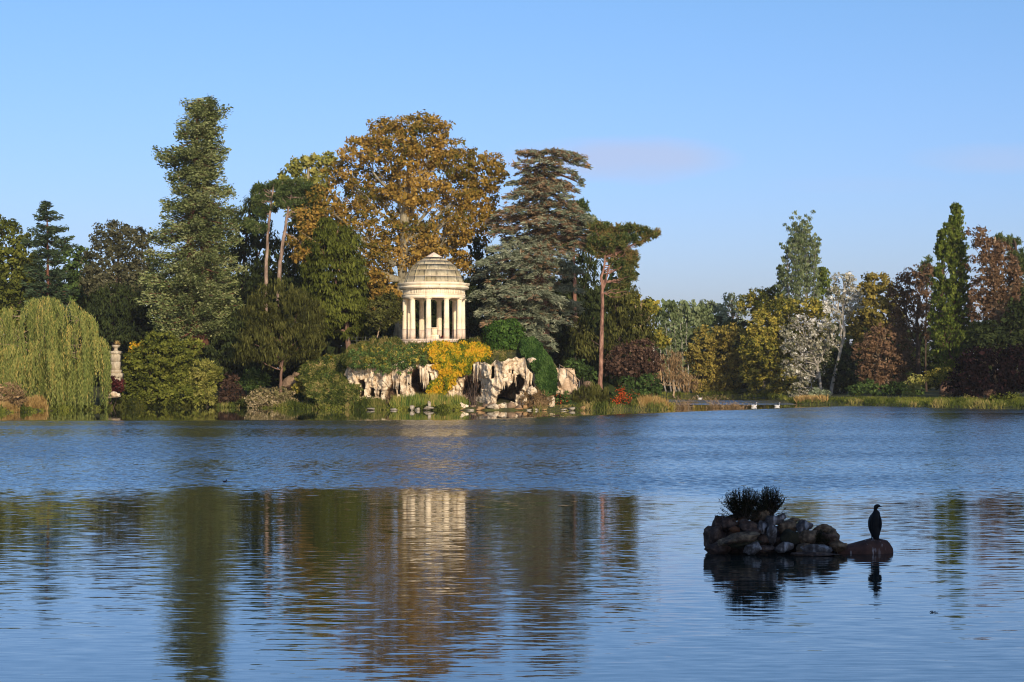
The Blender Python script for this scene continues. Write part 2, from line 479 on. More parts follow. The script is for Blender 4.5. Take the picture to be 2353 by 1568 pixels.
def tuft_leaves(L, rng, C, Nn, tr, n, ln, wd, mode='broad', tint0=.5, flat=.75):
    k = len(C)
    if k == 0: return
    tr = np.broadcast_to(np.asarray(tr, float), (k,))
    off = unit(rng.normal(size=(k, n, 3)))
    rad = rng.random((k, n, 1)) ** .5 * tr[:, None, None]
    if mode == 'puff': rad = tr[:, None, None] * (.35 + .35 * rng.random((k, n, 1)))
    c = C[:, None] + off * rad * np.array([1, 1, flat])
    nb = np.broadcast_to(Nn[:, None], off.shape)
    rnd = rng.normal(size=off.shape)
    if mode == 'broad':
        nn = .8 * nb + .9 * off + .55 * rnd + .35 * UP; a = rnd[..., [1, 2, 0]] - .35 * UP
    elif mode == 'puff':
        a = off + .15 * rnd + .25 * UP; nn = rnd
    elif mode == 'hang':
        a = -UP + .35 * rnd + .45 * nb; nn = nb + .55 * rnd + .2 * UP
    elif mode == 'spray':
        a = nb + .5 * rnd * np.array([1, 1, .6]) ; nn = UP * .45 + .9 * rnd[..., [2, 0, 1]] + .6 * off
    elif mode == 'up':
        a = UP + .45 * rnd + .5 * nb; nn = nb + .7 * rnd
    else:
        a = rnd; nn = rng.normal(size=off.shape)
    tt = np.broadcast_to(np.asarray(tint0, float).reshape(-1, 1) + rng.normal(size=(k, 1)) * .13, (k, n)) + rng.normal(size=(k, n)) * .20
    sz = np.exp(rng.normal(size=(k, n)) * .32); l = ln * sz; w = wd * sz * rng.uniform(.75, 1.25, (k, n))
    L.add(c, a, nn, l.ravel(), w.ravel(), tt.ravel())

def wobble(rng, p, amp):
    p = np.array(p, float)
    if len(p) > 2: p[1:-1] += rng.normal(size=(len(p) - 2, 3)) * amp
    return p

def bez(a, b, c, n=6):
    t = np.linspace(0, 1, n)[:, None]
    return (1 - t) ** 2 * a + 2 * t * (1 - t) * b + t * t * c

def spline(pts, n=14):
    """Catmull-Rom through a few points"""
    p = np.asarray(pts, float)
    if len(p) == 2: return np.linspace(p[0], p[1], n)
    q = np.vstack([2 * p[0] - p[1], p, 2 * p[-1] - p[-2]])
    out = []
    for u in np.linspace(0, len(p) - 1 - 1e-6, n):
        i = int(u); f = u - i
        a, b, c, d = q[i:i + 4]
        out.append(.5 * (2 * b + (c - a) * f + (2 * a - 5 * b + 4 * c - d) * f * f + (3 * b - a - 3 * c + d) * f ** 3))
    return np.array(out)

SEED = [100]
def tree(name, label, cat, base, Y, lobes, leaf, bark=None, ln=.26, wd=.17, mode='broad', tr=.55, dens=1.0, n=24, r0=.28,
         path=None, group=None, limbs=1, deep=1.0, back=.55, shell=.35, spread=.35, flat=.75, twigs=0, vlim=-1.0, tint=.5, crown='crown', tf=None, core=1.0):
    SEED[0] += 1
    rng = np.random.default_rng(SEED[0])
    ln *= 1.2; wd *= 1.25; dens *= 1.6; cl = ln * 2.0
    if isinstance(base, tuple): b = P(base[0], base[1], Y)
    else:
        x = WX(base, Y); b = np.array([x, Y, float(gz(x, Y)) - .1])
    root = thing(name, label, cat, b, group)
    C = np.array([P(l[0], l[1], Y) for l in lobes])
    R = np.array([(M(l[2], Y), M((l[2] + l[3]) / 2, Y) * deep, M(l[3], Y)) for l in lobes])
    C[:, 1] += rng.uniform(-1, 1, len(C)) * R[:, 0] * spread
    C0 = [c for c in C]
    T, Nn, lt = tufts_on(rng, C0, R, dens, tr, shell, back, vlim)
    L = Leaves()
    t0 = tint + lt + (vn(T[:, 0] * .45, T[:, 1] * .45, T[:, 2] * .45, SEED[0]) - .5) * .35
    if tf is not None: t0 = t0 + tf(T)
    tuft_leaves(L, rng, T, Nn, tr * rng.uniform(.75, 1.3, len(T)), n, ln, wd, mode, t0, flat)
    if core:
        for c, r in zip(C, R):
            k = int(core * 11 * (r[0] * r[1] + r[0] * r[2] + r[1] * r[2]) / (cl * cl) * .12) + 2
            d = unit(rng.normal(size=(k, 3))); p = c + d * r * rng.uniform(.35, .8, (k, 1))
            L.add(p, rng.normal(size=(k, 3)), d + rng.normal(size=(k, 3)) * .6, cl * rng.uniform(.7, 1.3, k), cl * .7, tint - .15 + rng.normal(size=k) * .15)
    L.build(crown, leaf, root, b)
    if bark is not None:
        mb = MB()
        if path: tp = spline([P(x, y, Y) for x, y in path], 16); tp = np.vstack([tp])
        else:
            top = C.mean(0) * np.array([1, 1, 0]) + np.array([0, 0, C[:, 2].max()])
            tp = spline([b, b * .7 + top * .3 + np.array([rng.normal() * .3, 0, 0]), top], 12)
        rr = r0 * np.linspace(1.0, .35, len(tp)); rr[0] *= 1.35
        mb.tube(wobble(rng, tp, r0 * .12), rr, 9)
        if limbs:
            for c, r in zip(C, R):
                zt = tp[0, 2] + (c[2] - tp[0, 2]) * rng.uniform(.5, .78)
                i = int(np.clip(np.searchsorted(tp[:, 2], zt), 1, len(tp) - 1))
                s_ = tp[i]
                mid = (s_ + c) / 2 + np.array([0, 0, -.12 * np.linalg.norm(c - s_)])
                pp = wobble(rng, bez(s_, mid, c, 7), .10)
                mb.tube(pp, np.linspace(rr[i] * .55, .05, 7), 6)
                for _ in range(twigs):
                    d = unit(rng.normal(size=3) + np.array([0, -.5, .3]))
                    e = c + d * r * .95
                    j = rng.integers(2, 6)
                    mb.tube(wobble(rng, bez(pp[j], (pp[j] + e) / 2 + UP * .2, e, 5), .1), np.linspace(.06, .02, 5), 4, cap=False)
        obj('trunk', mb.mesh('trunk', True, b), bark, root)
    return root

def shrub(name, label, base_px, Y, lobes, leaf, ln=.16, wd=.09, tr=.32, dens=1.0, n=20, mode='broad', bark=None, group=None, stems=5, cat='shrub', **kw):
    root = tree(name, label, cat, base_px, Y, lobes, leaf, None, ln, wd, mode, tr, dens, n, group=group, crown='foliage', **kw)
    if bark is not None:
        rng = np.random.default_rng(SEED[0] + 5000)
        b = np.array(root.location)
        mb = MB()
        for i in range(stems):
            l = lobes[i % len(lobes)]
            e = P(l[0], l[1], Y) + rng.normal(size=3) * M(l[2], Y) * np.array([.5, .4, .3])
            s_ = b + np.array([rng.normal() * .15, rng.normal() * .15, 0])
            mb.tube(wobble(rng, bez(s_, s_ * .5 + e * .5 + UP * .15, e, 6), .05), np.linspace(.045, .015, 6), 5, cap=False)
        obj('stem', mb.mesh('stem', True, b), bark, root)
    return root

def whorled(name, label, cat, Y, stems, prof, leaf, bark, step=.8, nb=7, droop=.12, curl=.08, asc=0.0, ln=.34, wd=.13, tr=.34, nl=14, mode='spray', r0=.5,
            gap=.38, inner=.18, group=None, t_in=.25, yend=None, jit=.25, tint=.5, backcut=.4, floor=-9.0, skip=.1, flat=.7):
    """a conifer or poplar: boughs leave the stem(s) and fill the outline prof = [(y, left, right)] in view pixels"""
    SEED[0] += 1
    rng = np.random.default_rng(SEED[0])
    prof = np.array(prof, float)
    s0 = stems[0]
    b = P(s0[0][0], s0[0][1], Y)
    root = thing(name, label, cat, b, group)
    L = Leaves(); mb = MB(); bb = MB()
    for st in stems:
        tp = spline([P(x, y, Y + (st[0][2] if len(st[0]) > 2 else 0)) for x, y, *_ in st], 24)
        rr = r0 * np.linspace(1, .12, len(tp)) ** .9; rr[0] *= 1.3
        mb.tube(tp, rr, 9)
        z1 = tp[-1, 2]
        z0 = HC + (HY - (yend if yend else prof[-1, 0])) * Y / F
        zs = np.sort(np.append(np.arange(z0, z1, step) + rng.uniform(-jit, jit, len(np.arange(z0, z1, step))) * step * 1.5, z1 - .05))
        az0 = rng.uniform(0, 6.28)
        for z in zs:
            if z > z1: continue
            o_ = np.array([np.interp(z, tp[:, 2], tp[:, 0]), np.interp(z, tp[:, 2], tp[:, 1]), z])
            px = o_[0] * F / Y + CX
            az0 += 2.4
            for kk in range(nb):
                az = az0 + kk * 2 * np.pi / nb + rng.normal() * .25
                cx, cy = math.cos(az), math.sin(az)
                if cy > .3 and rng.random() < backcut: continue
                if rng.random() < skip: continue
                z_e = z
                yv = HY - (z_e - HC) * F / Y
                Lx, Rx = np.interp(yv, prof[:, 0], prof[:, 1]), np.interp(yv, prof[:, 0], prof[:, 2])
                side = M(max(4, (Rx - px) if cx > 0 else (px - Lx)), Y)
                avg = M(max(4, (Rx - Lx) / 2), Y)
                E = (abs(cx) ** .7 * side + (1 - abs(cx) ** .7) * avg) * rng.uniform(.72, 1.04)
                k = max(2, int(E / gap))
                tt = np.linspace(.05, 1, k + 1)
                hx = tt * E * (1 if not asc else .92)
                pz = -droop * E * np.sin(tt * 1.7) + curl * E * tt ** 2 + asc * E * tt ** .9
                pp = o_ + np.stack([hx * cx, hx * cy, pz], -1)
                pp = pp + np.cumsum(rng.normal(size=pp.shape) * .04, 0)
                r_b = np.interp(z, tp[:, 2], rr)
                bb.tube(np.vstack([o_, pp]), np.linspace(max(.03, r_b * .28), .015, k + 2), 4, cap=False)
                sel = tt > t_in
                c = pp[sel]; m_ = len(c)
                if m_ == 0: continue
                lat = np.array([-cy, cx, 0])
                wid = (E * .22 + .1) * (1.05 - tt[sel])
                cc = np.vstack([c + lat * (rng.uniform(-1, 1, (m_, 1)) * wid[:, None]) + rng.normal(size=(m_, 3)) * .07 for _ in range(2)])
                cc[:, 2] = np.maximum(cc[:, 2], floor)
                nn = unit(np.array([cx, cy, 0.05 + asc]) + rng.normal(size=cc.shape) * .25)
                t0 = tint + rng.normal() * .13
                tuft_leaves(L, rng, cc, nn, tr * rng.uniform(.7, 1.25, len(cc)), nl, ln, wd, mode, t0, flat)
    L.build('crown', leaf, root, b)
    obj('trunk', mb.mesh('trunk', True, b), bark, root)
    if bb.n: obj('bough', bb.mesh('bough', True, b), bark, root)['kind'] = 'stuff'
    return root

def pads_pine(name, label, Y, trunk, pads, leaf, bark, r0=.3, ln=.34, wd=.06, tr=.36, n=34, dens=1.2, group=None, fork=None, cat='pine tree'):
    """a bare-stemmed pine: needle puffs gathered in pads"""
    SEED[0] += 1
    rng = np.random.default_rng(SEED[0])
    b = P(trunk[0][0], trunk[0][1], Y)
    root = thing(name, label, cat, b, group)
    tp = spline([P(x, y, Y) for x, y in trunk], 20)
    mb = MB(); rr = r0 * np.linspace(1, .3, len(tp)); rr[0] *= 1.25
    mb.tube(wobble(rng, tp, .02), rr, 10)
    for fk in fork or []: 
        fp = spline([P(x, y, Y) for x, y in fk], 9); mb.tube(fp, np.linspace(r0 * .5, .06, 9), 7)
    L = Leaves()
    for (px, py, rx, ry) in pads:
        c = P(px, py, Y); c[1] += rng.uniform(-.35, 1.3) * M(rx, Y) * .6
        r = np.array([M(rx, Y), M(rx, Y) * .9, M(ry, Y)])
        k = max(5, int(dens * 9 * r[0] * max(r[2], .35) / (tr * tr)))
        d = unit(rng.normal(size=(k, 3))); rad = rng.random(k) ** .4
        T = c + d * r * rad[:, None]
        tuft_leaves(L, rng, T, d, tr * rng.uniform(.8, 1.2, k), n, ln, wd, 'puff', .5 + rng.normal() * .1, .85)
        z_ = min(c[2] - r[2] * .8, tp[-1, 2]); i = int(np.clip(np.searchsorted(tp[:, 2], z_ - .15 * abs(c[0] - tp[-1, 0])), 4, len(tp) - 1))
        s_ = tp[i]
        for j in range(3):
            e = c + rng.normal(size=3) * r * .45
            mb.tube(wobble(rng, bez(s_, (s_ + e) / 2 + np.array([0, 0, -.1]), e, 7), .10), np.linspace(.075 if j == 0 else .04, .015, 7), 5, cap=False)
    L.build('crown', leaf, root, b)
    obj('trunk', mb.mesh('trunk', True, b), bark, root)
    return root

# ------------------------------------------------ leaf colours of the species

L_OLIVE = leafmat('olive_green_leaf', (52, 58, 22), (88, 92, 36), (124, 122, 52))
L_FIR = leafmat('blue_green_needle', (38, 48, 30), (62, 76, 50), (92, 104, 74))
L_GREEN = leafmat('mid_green_leaf', (46, 58, 30), (72, 90, 44), (106, 120, 60))
L_HOLM = leafmat('holm_oak_leaf', (50, 50, 32), (80, 78, 52), (118, 112, 84))
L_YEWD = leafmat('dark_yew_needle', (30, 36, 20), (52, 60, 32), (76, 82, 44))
L_YEW = leafmat('yew_needle', (44, 50, 18), (76, 80, 30), (104, 106, 44))
L_YEWF = leafmat('feathery_yew_needle', (46, 46, 22), (76, 76, 36), (106, 102, 52))
L_WILLOW = leafmat('weeping_willow_leaf', (72, 82, 38), (112, 120, 60), (146, 144, 76), (184, 156, 84), trans=.3)
L_RED = leafmat('redwood_needle', (56, 64, 34), (92, 100, 56), (128, 132, 80), (152, 152, 104))
L_PINE = leafmat('pine_needle', (42, 56, 30), (76, 90, 48), (114, 118, 68))
L_PINE2 = leafmat('autumn_pine_needle', (44, 56, 30), (78, 90, 46), (114, 106, 58), (130, 98, 62))
L_PALE = leafmat('pale_yellow_green_leaf', (96, 98, 40), (142, 138, 66), (176, 164, 92), trans=.3)
L_PLANE = leafmat('autumn_plane_leaf', (82, 82, 34), (128, 106, 46), (158, 122, 54), (186, 150, 78), trans=.32)
L_CEDAR = leafmat('blue_cedar_needle', (84, 90, 64), (124, 128, 100), (162, 160, 130))
L_CEDARB = leafmat('rusty_cedar_needle', (92, 82, 58), (138, 112, 82), (162, 130, 98))
L_HEDGE = leafmat('clipped_hedge_leaf', (40, 58, 22), (62, 86, 34), (90, 112, 50))
L_IVY = leafmat('hanging_ivy_leaf', (34, 52, 22), (54, 76, 32), (80, 100, 48))
L_GOLD = leafmat('golden_creeper_leaf', (74, 92, 30), (138, 132, 34), (200, 158, 36), (214, 158, 46), trans=.35)
L_COPPER = leafmat('copper_leaf', (48, 36, 28), (78, 58, 46), (108, 84, 66))
L_RUST = leafmat('rust_leaf', (76, 60, 42), (110, 84, 60), (140, 108, 80))
L_YELL = leafmat('yellowing_leaf', (70, 76, 30), (116, 112, 46), (160, 144, 62), (186, 162, 72), trans=.3)
L_AMBER = leafmat('amber_leaf', (76, 72, 32), (114, 102, 46), (150, 132, 62), (172, 146, 70), trans=.3)
L_POPW = leafmat('white_poplar_leaf', (92, 94, 62), (140, 132, 106), (186, 178, 158), (230, 224, 214))
L_POPL = leafmat('lombardy_poplar_leaf', (56, 68, 24), (92, 104, 40), (128, 134, 58), trans=.28)
L_POPG = leafmat('grey_poplar_leaf', (72, 84, 48), (112, 122, 78), (150, 156, 112), trans=.28)
L_GREYG = leafmat('grey_green_leaf', (84, 92, 66), (124, 132, 98), (160, 164, 130))
L_PURP = leafmat('shade_dark_purple_leaf', (13, 10, 10), (22, 16, 17), (42, 26, 27))  # purple taken down to near black, tree shade put into the leaf colour
L_DRY = leafmat('dry_brown_twig', (92, 74, 50), (140, 112, 76), (174, 144, 104))
L_STRAW = leafmat('straw_grass_blade', (124, 98, 56), (168, 136, 82), (198, 168, 110))
L_REED = leafmat('reed_blade', (58, 78, 34), (96, 112, 50), (146, 136, 66), (190, 158, 92))
L_WEED = leafmat('weedy_green_blade', (48, 56, 24), (80, 88, 38), (116, 110, 56), (150, 128, 80))
L_BERRY = leafmat('orange_berry', (140, 54, 28), (178, 76, 36), (196, 98, 50))
L_BLACK = leafmat('dark_islet_leaf', (22, 24, 14), (40, 42, 24), (58, 58, 34))
L_BEIGE = leafmat('beige_flower_leaf', (98, 92, 54), (148, 130, 92), (180, 160, 124))
L_WINE = leafmat('wine_red_leaf', (50, 22, 22), (84, 38, 36), (120, 62, 54))
L_EVER = leafmat('dark_bank_leaf', (34, 38, 18), (60, 64, 28), (88, 86, 38))

# ---------------------------------------------------------------- trees of the temple island
GI, GF_ = 'trees on the temple island', 'trees on the far bank'
tree('leafy_tree', 'olive green tree behind the willow, cut by the picture edge', 'tree', 25, 184,
     [(10, 560, 50, 50), (50, 575, 32, 40), (20, 630, 70, 55), (62, 660, 40, 60), (2, 517, 34, 18), (30, 700, 70, 50)], L_OLIVE, BARK_DARK, group=GI, r0=.35)
tree('leafy_tree', 'pale green tree top peeping in at the edge above the olive tree', 'tree', -30, 205,
     [(-28, 480, 26, 36), (-40, 540, 40, 40)], L_PALE, BARK_DARK, group=GI, r0=.3, ln=.3, wd=.2)
whorled('fir_tree', 'thin dark fir with open pointed top standing behind the willow', 'fir tree', 178,
        [[(112, 800), (110, 640), (109, 540), (107, 468)]],
        [(464, 98, 116), (485, 90, 126), (505, 72, 152), (530, 63, 162), (560, 60, 172), (580, 84, 140), (600, 66, 150), (650, 55, 165), (720, 50, 175)],
        L_FIR, BARK_RED, step=.55, nb=6, droop=.22, curl=.18, ln=.34, wd=.10, tr=.40, nl=15, r0=.2, t_in=.1, group=GI)
tree('leafy_tree', 'fresh green round tree between the thin fir and the holm oak', 'tree', 180, 188,
     [(188, 628, 32, 45), (188, 585, 20, 16), (172, 680, 40, 45), (150, 600, 26, 40), (196, 660, 30, 50)], L_GREEN, BARK_DARK, group=GI)
tree('holm_oak', 'brownish grey holm oak with rounded double top left of the redwood', 'oak tree', 268, 182,
     [(258, 530, 42, 24), (236, 556, 28, 22), (300, 572, 44, 34), (255, 605, 62, 40), (322, 552, 22, 28), (282, 655, 70, 48), (336, 610, 36, 45), (222, 645, 36, 40)],
     L_HOLM, BARK_DARK, group=GI, ln=.24, wd=.13)
tree('yew_tree', 'black green drooping yew behind the stone urn pedestal', 'yew tree', 268, 175,
     [(265, 690, 60, 40), (248, 738, 58, 42), (280, 765, 48, 36), (225, 720, 40, 40)], L_YEWD, BARK_DARK, group=GI, ln=.3, wd=.08, mode='hang', n=30)
whorled('redwood_tree', 'tallest tree, blue green redwood with two stems and flat broken top', 'redwood tree', 168,
        [[(454, 800), (446, 700), (437, 560), (448, 400), (456, 228)], [(462, 800, .6), (470, 660), (472, 480), (474, 340), (480, 228)]],
        [(213, 424, 531), (222, 420, 531), (246, 426, 514), (262, 420, 512), (285, 404, 522), (305, 385, 508), (322, 352, 514), (337, 346, 526), (352, 372, 515), (378, 392, 512), (400, 378, 524), (418, 366, 538),
         (436, 372, 552), (452, 356, 570), (478, 360, 560), (506, 352, 548), (530, 336, 545), (560, 330, 556), (592, 316, 556), (640, 334, 550), (672, 326, 560), (700, 334, 545), (730, 336, 530), (757, 348, 500)],
        L_RED, BARK_RED, step=.26, nb=3, droop=.36, curl=.10, ln=.25, wd=.11, tr=.54, nl=20, r0=.72, gap=.42, group=GI, jit=.9, skip=.34, flat=1.0, t_in=.02)
tree('evergreen_tree', 'wall of dark evergreen between redwood and the twin bare pine stems', 'tree', 545, 181,
     [(520, 560, 50, 70), (565, 520, 42, 60), (545, 640, 60, 80), (592, 600, 40, 90), (520, 740, 60, 75), (590, 740, 60, 85), (585, 478, 20, 30), (480, 700, 50, 80), (630, 610, 50, 60), (604, 555, 36, 46), (690, 560, 40, 50)],
     L_YEWD, BARK_DARK, group=GI, ln=.3, wd=.1, mode='hang', n=26, deep=.7)
tree('plane_tree', 'biggest autumn tree, orange brown plane with pale limbs behind the rotunda', 'plane tree', (918, 790), 172,
     [(960, 292, 55, 32), (880, 296, 38, 28), (1004, 300, 34, 36), (905, 350, 74, 50), (985, 360, 60, 40), (1050, 372, 48, 46), (828, 352, 46, 32), (1108, 402, 46, 44), (1140, 392, 24, 36), (782, 396, 34, 36), (850, 425, 66, 52), (950, 440, 74, 56), (1054, 448, 62, 54),
      (745, 462, 40, 40), (812, 505, 62, 52), (915, 530, 70, 52), (1005, 535, 58, 52), (1058, 522, 34, 46), (868, 590, 42, 42), (872, 650, 32, 46), (958, 592, 52, 34), (1000, 572, 44, 26), (1052, 590, 30, 26), (1075, 612, 14, 16), (775, 560, 50, 50), (715, 505, 38, 36), (700, 560, 40, 44), (800, 620, 34, 40), (845, 705, 24, 26), (1100, 465, 44, 44), (1118, 520, 26, 36), (905, 690, 20, 40)],
     L_PLANE, BARK_PLANE, ln=.21, wd=.145, tr=.60, n=32, dens=1.05, r0=.62, path=[(918, 790), (922, 650), (929, 540), (932, 440), (950, 330)], group=GI, twigs=3, back=.45, spread=.75, shell=.55, core=.5, deep=1.15)
tree('plane_tree', 'pale yellow green plane rising between twin pines and the orange plane', 'plane tree', (700, 800), 181,
     [(700, 378, 38, 26), (664, 408, 28, 24), (740, 374, 28, 20), (692, 432, 44, 30), (735, 420, 34, 34), (672, 465, 36, 28), (760, 365, 16, 14), (700, 500, 44, 40), (725, 545, 45, 50)],
     L_PALE, BARK_PLANE, ln=.32, wd=.2, tr=.55, n=17, dens=.8, group=GI, twigs=2, r0=.4, shell=.5)
tree('yew_tree', 'bluish dark yew filling the gap right of the slanting pine stems', 'yew tree', 690, 176,
     [(672, 645, 46, 46), (700, 610, 36, 50), (650, 690, 40, 40), (735, 590, 40, 50), (600, 660, 35, 60)], L_YEWD, None, group=GI, ln=.28, wd=.09, mode='hang')
pads_pine('pine_tree', 'upright bare stemmed pine, left of the twin pines', 172, [(610, 720), (611, 650), (613, 590), (617, 520), (624, 462), (629, 424)],
          [(600, 432, 22, 12), (632, 424, 32, 10), (610, 452, 24, 12), (594, 462, 18, 10), (650, 438, 24, 10), (600, 490, 20, 14), (584, 445, 8, 8), (618, 478, 20, 9), (570, 515, 22, 14), (590, 525, 24, 12)], L_PINE, BARK_PINE_GREY, r0=.23, group=GI)
pads_pine('pine_tree', 'slanting bare stemmed pine, right of the twin pines', 171, [(640, 700), (641, 640), (647, 580), (656, 520), (663, 478), (672, 428)],
          [(665, 440, 34, 13), (700, 432, 34, 14), (725, 450, 22, 12), (690, 462, 40, 14), (655, 470, 22, 12), (728, 478, 20, 14), (705, 492, 30, 10), (680, 420, 30, 10), (645, 455, 22, 10)], L_PINE, BARK_PINE_GREY, r0=.25, group=GI,
          fork=[[(656, 538), (672, 545), (690, 556), (697, 570), (712, 577), (718, 590)]])
tree('yew_tree', 'tall dense green yew left of the rotunda, its brown trunk on the knoll', 'yew tree', (802, 822), 162,
     [(765, 545, 40, 36), (742, 572, 42, 46), (796, 566, 38, 40), (770, 625, 66, 56), (722, 645, 34, 58), (812, 640, 32, 58), (770, 700, 74, 56), (800, 742, 50, 32), (742, 742, 46, 38), (826, 705, 26, 40), (756, 515, 20, 16)],
     L_YEW, BARK_BROWN, ln=.30, wd=.09, mode='hang', n=34, tr=.5, dens=1.1, r0=.32, group=GI)
tree('yew_tree', 'feathery brownish yew with a thin trunk leaning over the water plants', 'yew tree', (644, 905), 158,
     [(640, 690, 56, 46), (602, 730, 48, 48), (682, 722, 58, 52), (640, 772, 74, 48), (588, 792, 42, 36), (702, 792, 42, 42), (640, 822, 58, 22), (716, 750, 30, 50), (570, 810, 24, 26)],
     L_YEWF, BARK_BROWN, ln=.34, wd=.07, mode='up', n=32, tr=.5, dens=1.05, r0=.16, path=[(644, 905), (646, 860), (650, 810), (645, 740)], group=GI)
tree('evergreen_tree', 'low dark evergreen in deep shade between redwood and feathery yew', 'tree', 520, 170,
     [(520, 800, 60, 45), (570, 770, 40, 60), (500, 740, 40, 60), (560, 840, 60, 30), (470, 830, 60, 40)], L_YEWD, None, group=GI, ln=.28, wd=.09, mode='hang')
tree('small_tree', 'small olive tree leaning on the knoll beside the rotunda columns', 'tree', (862, 788), 158,
     [(886, 706, 30, 26), (872, 738, 26, 22), (898, 690, 22, 18), (904, 722, 20, 20), (862, 715, 18, 22)], L_YEWF, BARK_TAN, ln=.2, wd=.11, tr=.36, r0=.09, path=[(862, 788), (868, 770), (876, 740)], group=GI)
tree('evergreen_tree', 'black green evergreen standing close behind the rotunda', 'tree', 1010, 178,
     [(1000, 650, 60, 60), (960, 740, 50, 60), (1040, 740, 50, 60), (1095, 690, 45, 70), (1110, 610, 44, 50), (900, 760, 45, 40), (1140, 760, 50, 60), (1000, 790, 90, 40), (1130, 660, 40, 60), (1085, 570, 30, 40)],
     L_YEWD, BARK_DARK, group=GI, ln=.3, wd=.1, mode='hang', n=26, deep=.6)
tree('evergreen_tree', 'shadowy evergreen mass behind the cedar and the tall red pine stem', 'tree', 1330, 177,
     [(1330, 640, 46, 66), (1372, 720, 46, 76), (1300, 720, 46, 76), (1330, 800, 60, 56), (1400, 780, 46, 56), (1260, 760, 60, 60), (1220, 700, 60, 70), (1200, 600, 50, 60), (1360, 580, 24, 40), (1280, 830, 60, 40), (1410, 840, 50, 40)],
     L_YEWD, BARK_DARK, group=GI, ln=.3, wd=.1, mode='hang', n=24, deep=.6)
pads_pine('pine_tree', 'pine half hidden behind the cedar, its green tufts showing at right', 176, [(1322, 760), (1320, 640), (1318, 560), (1326, 480)],
          [(1332, 468, 20, 10), (1342, 480, 12, 8), (1318, 488, 24, 12), (1310, 520, 30, 16), (1350, 505, 22, 12), (1296, 560, 24, 14), (1340, 560, 20, 10)], L_PINE, BARK_PINE, r0=.24, group=GI)

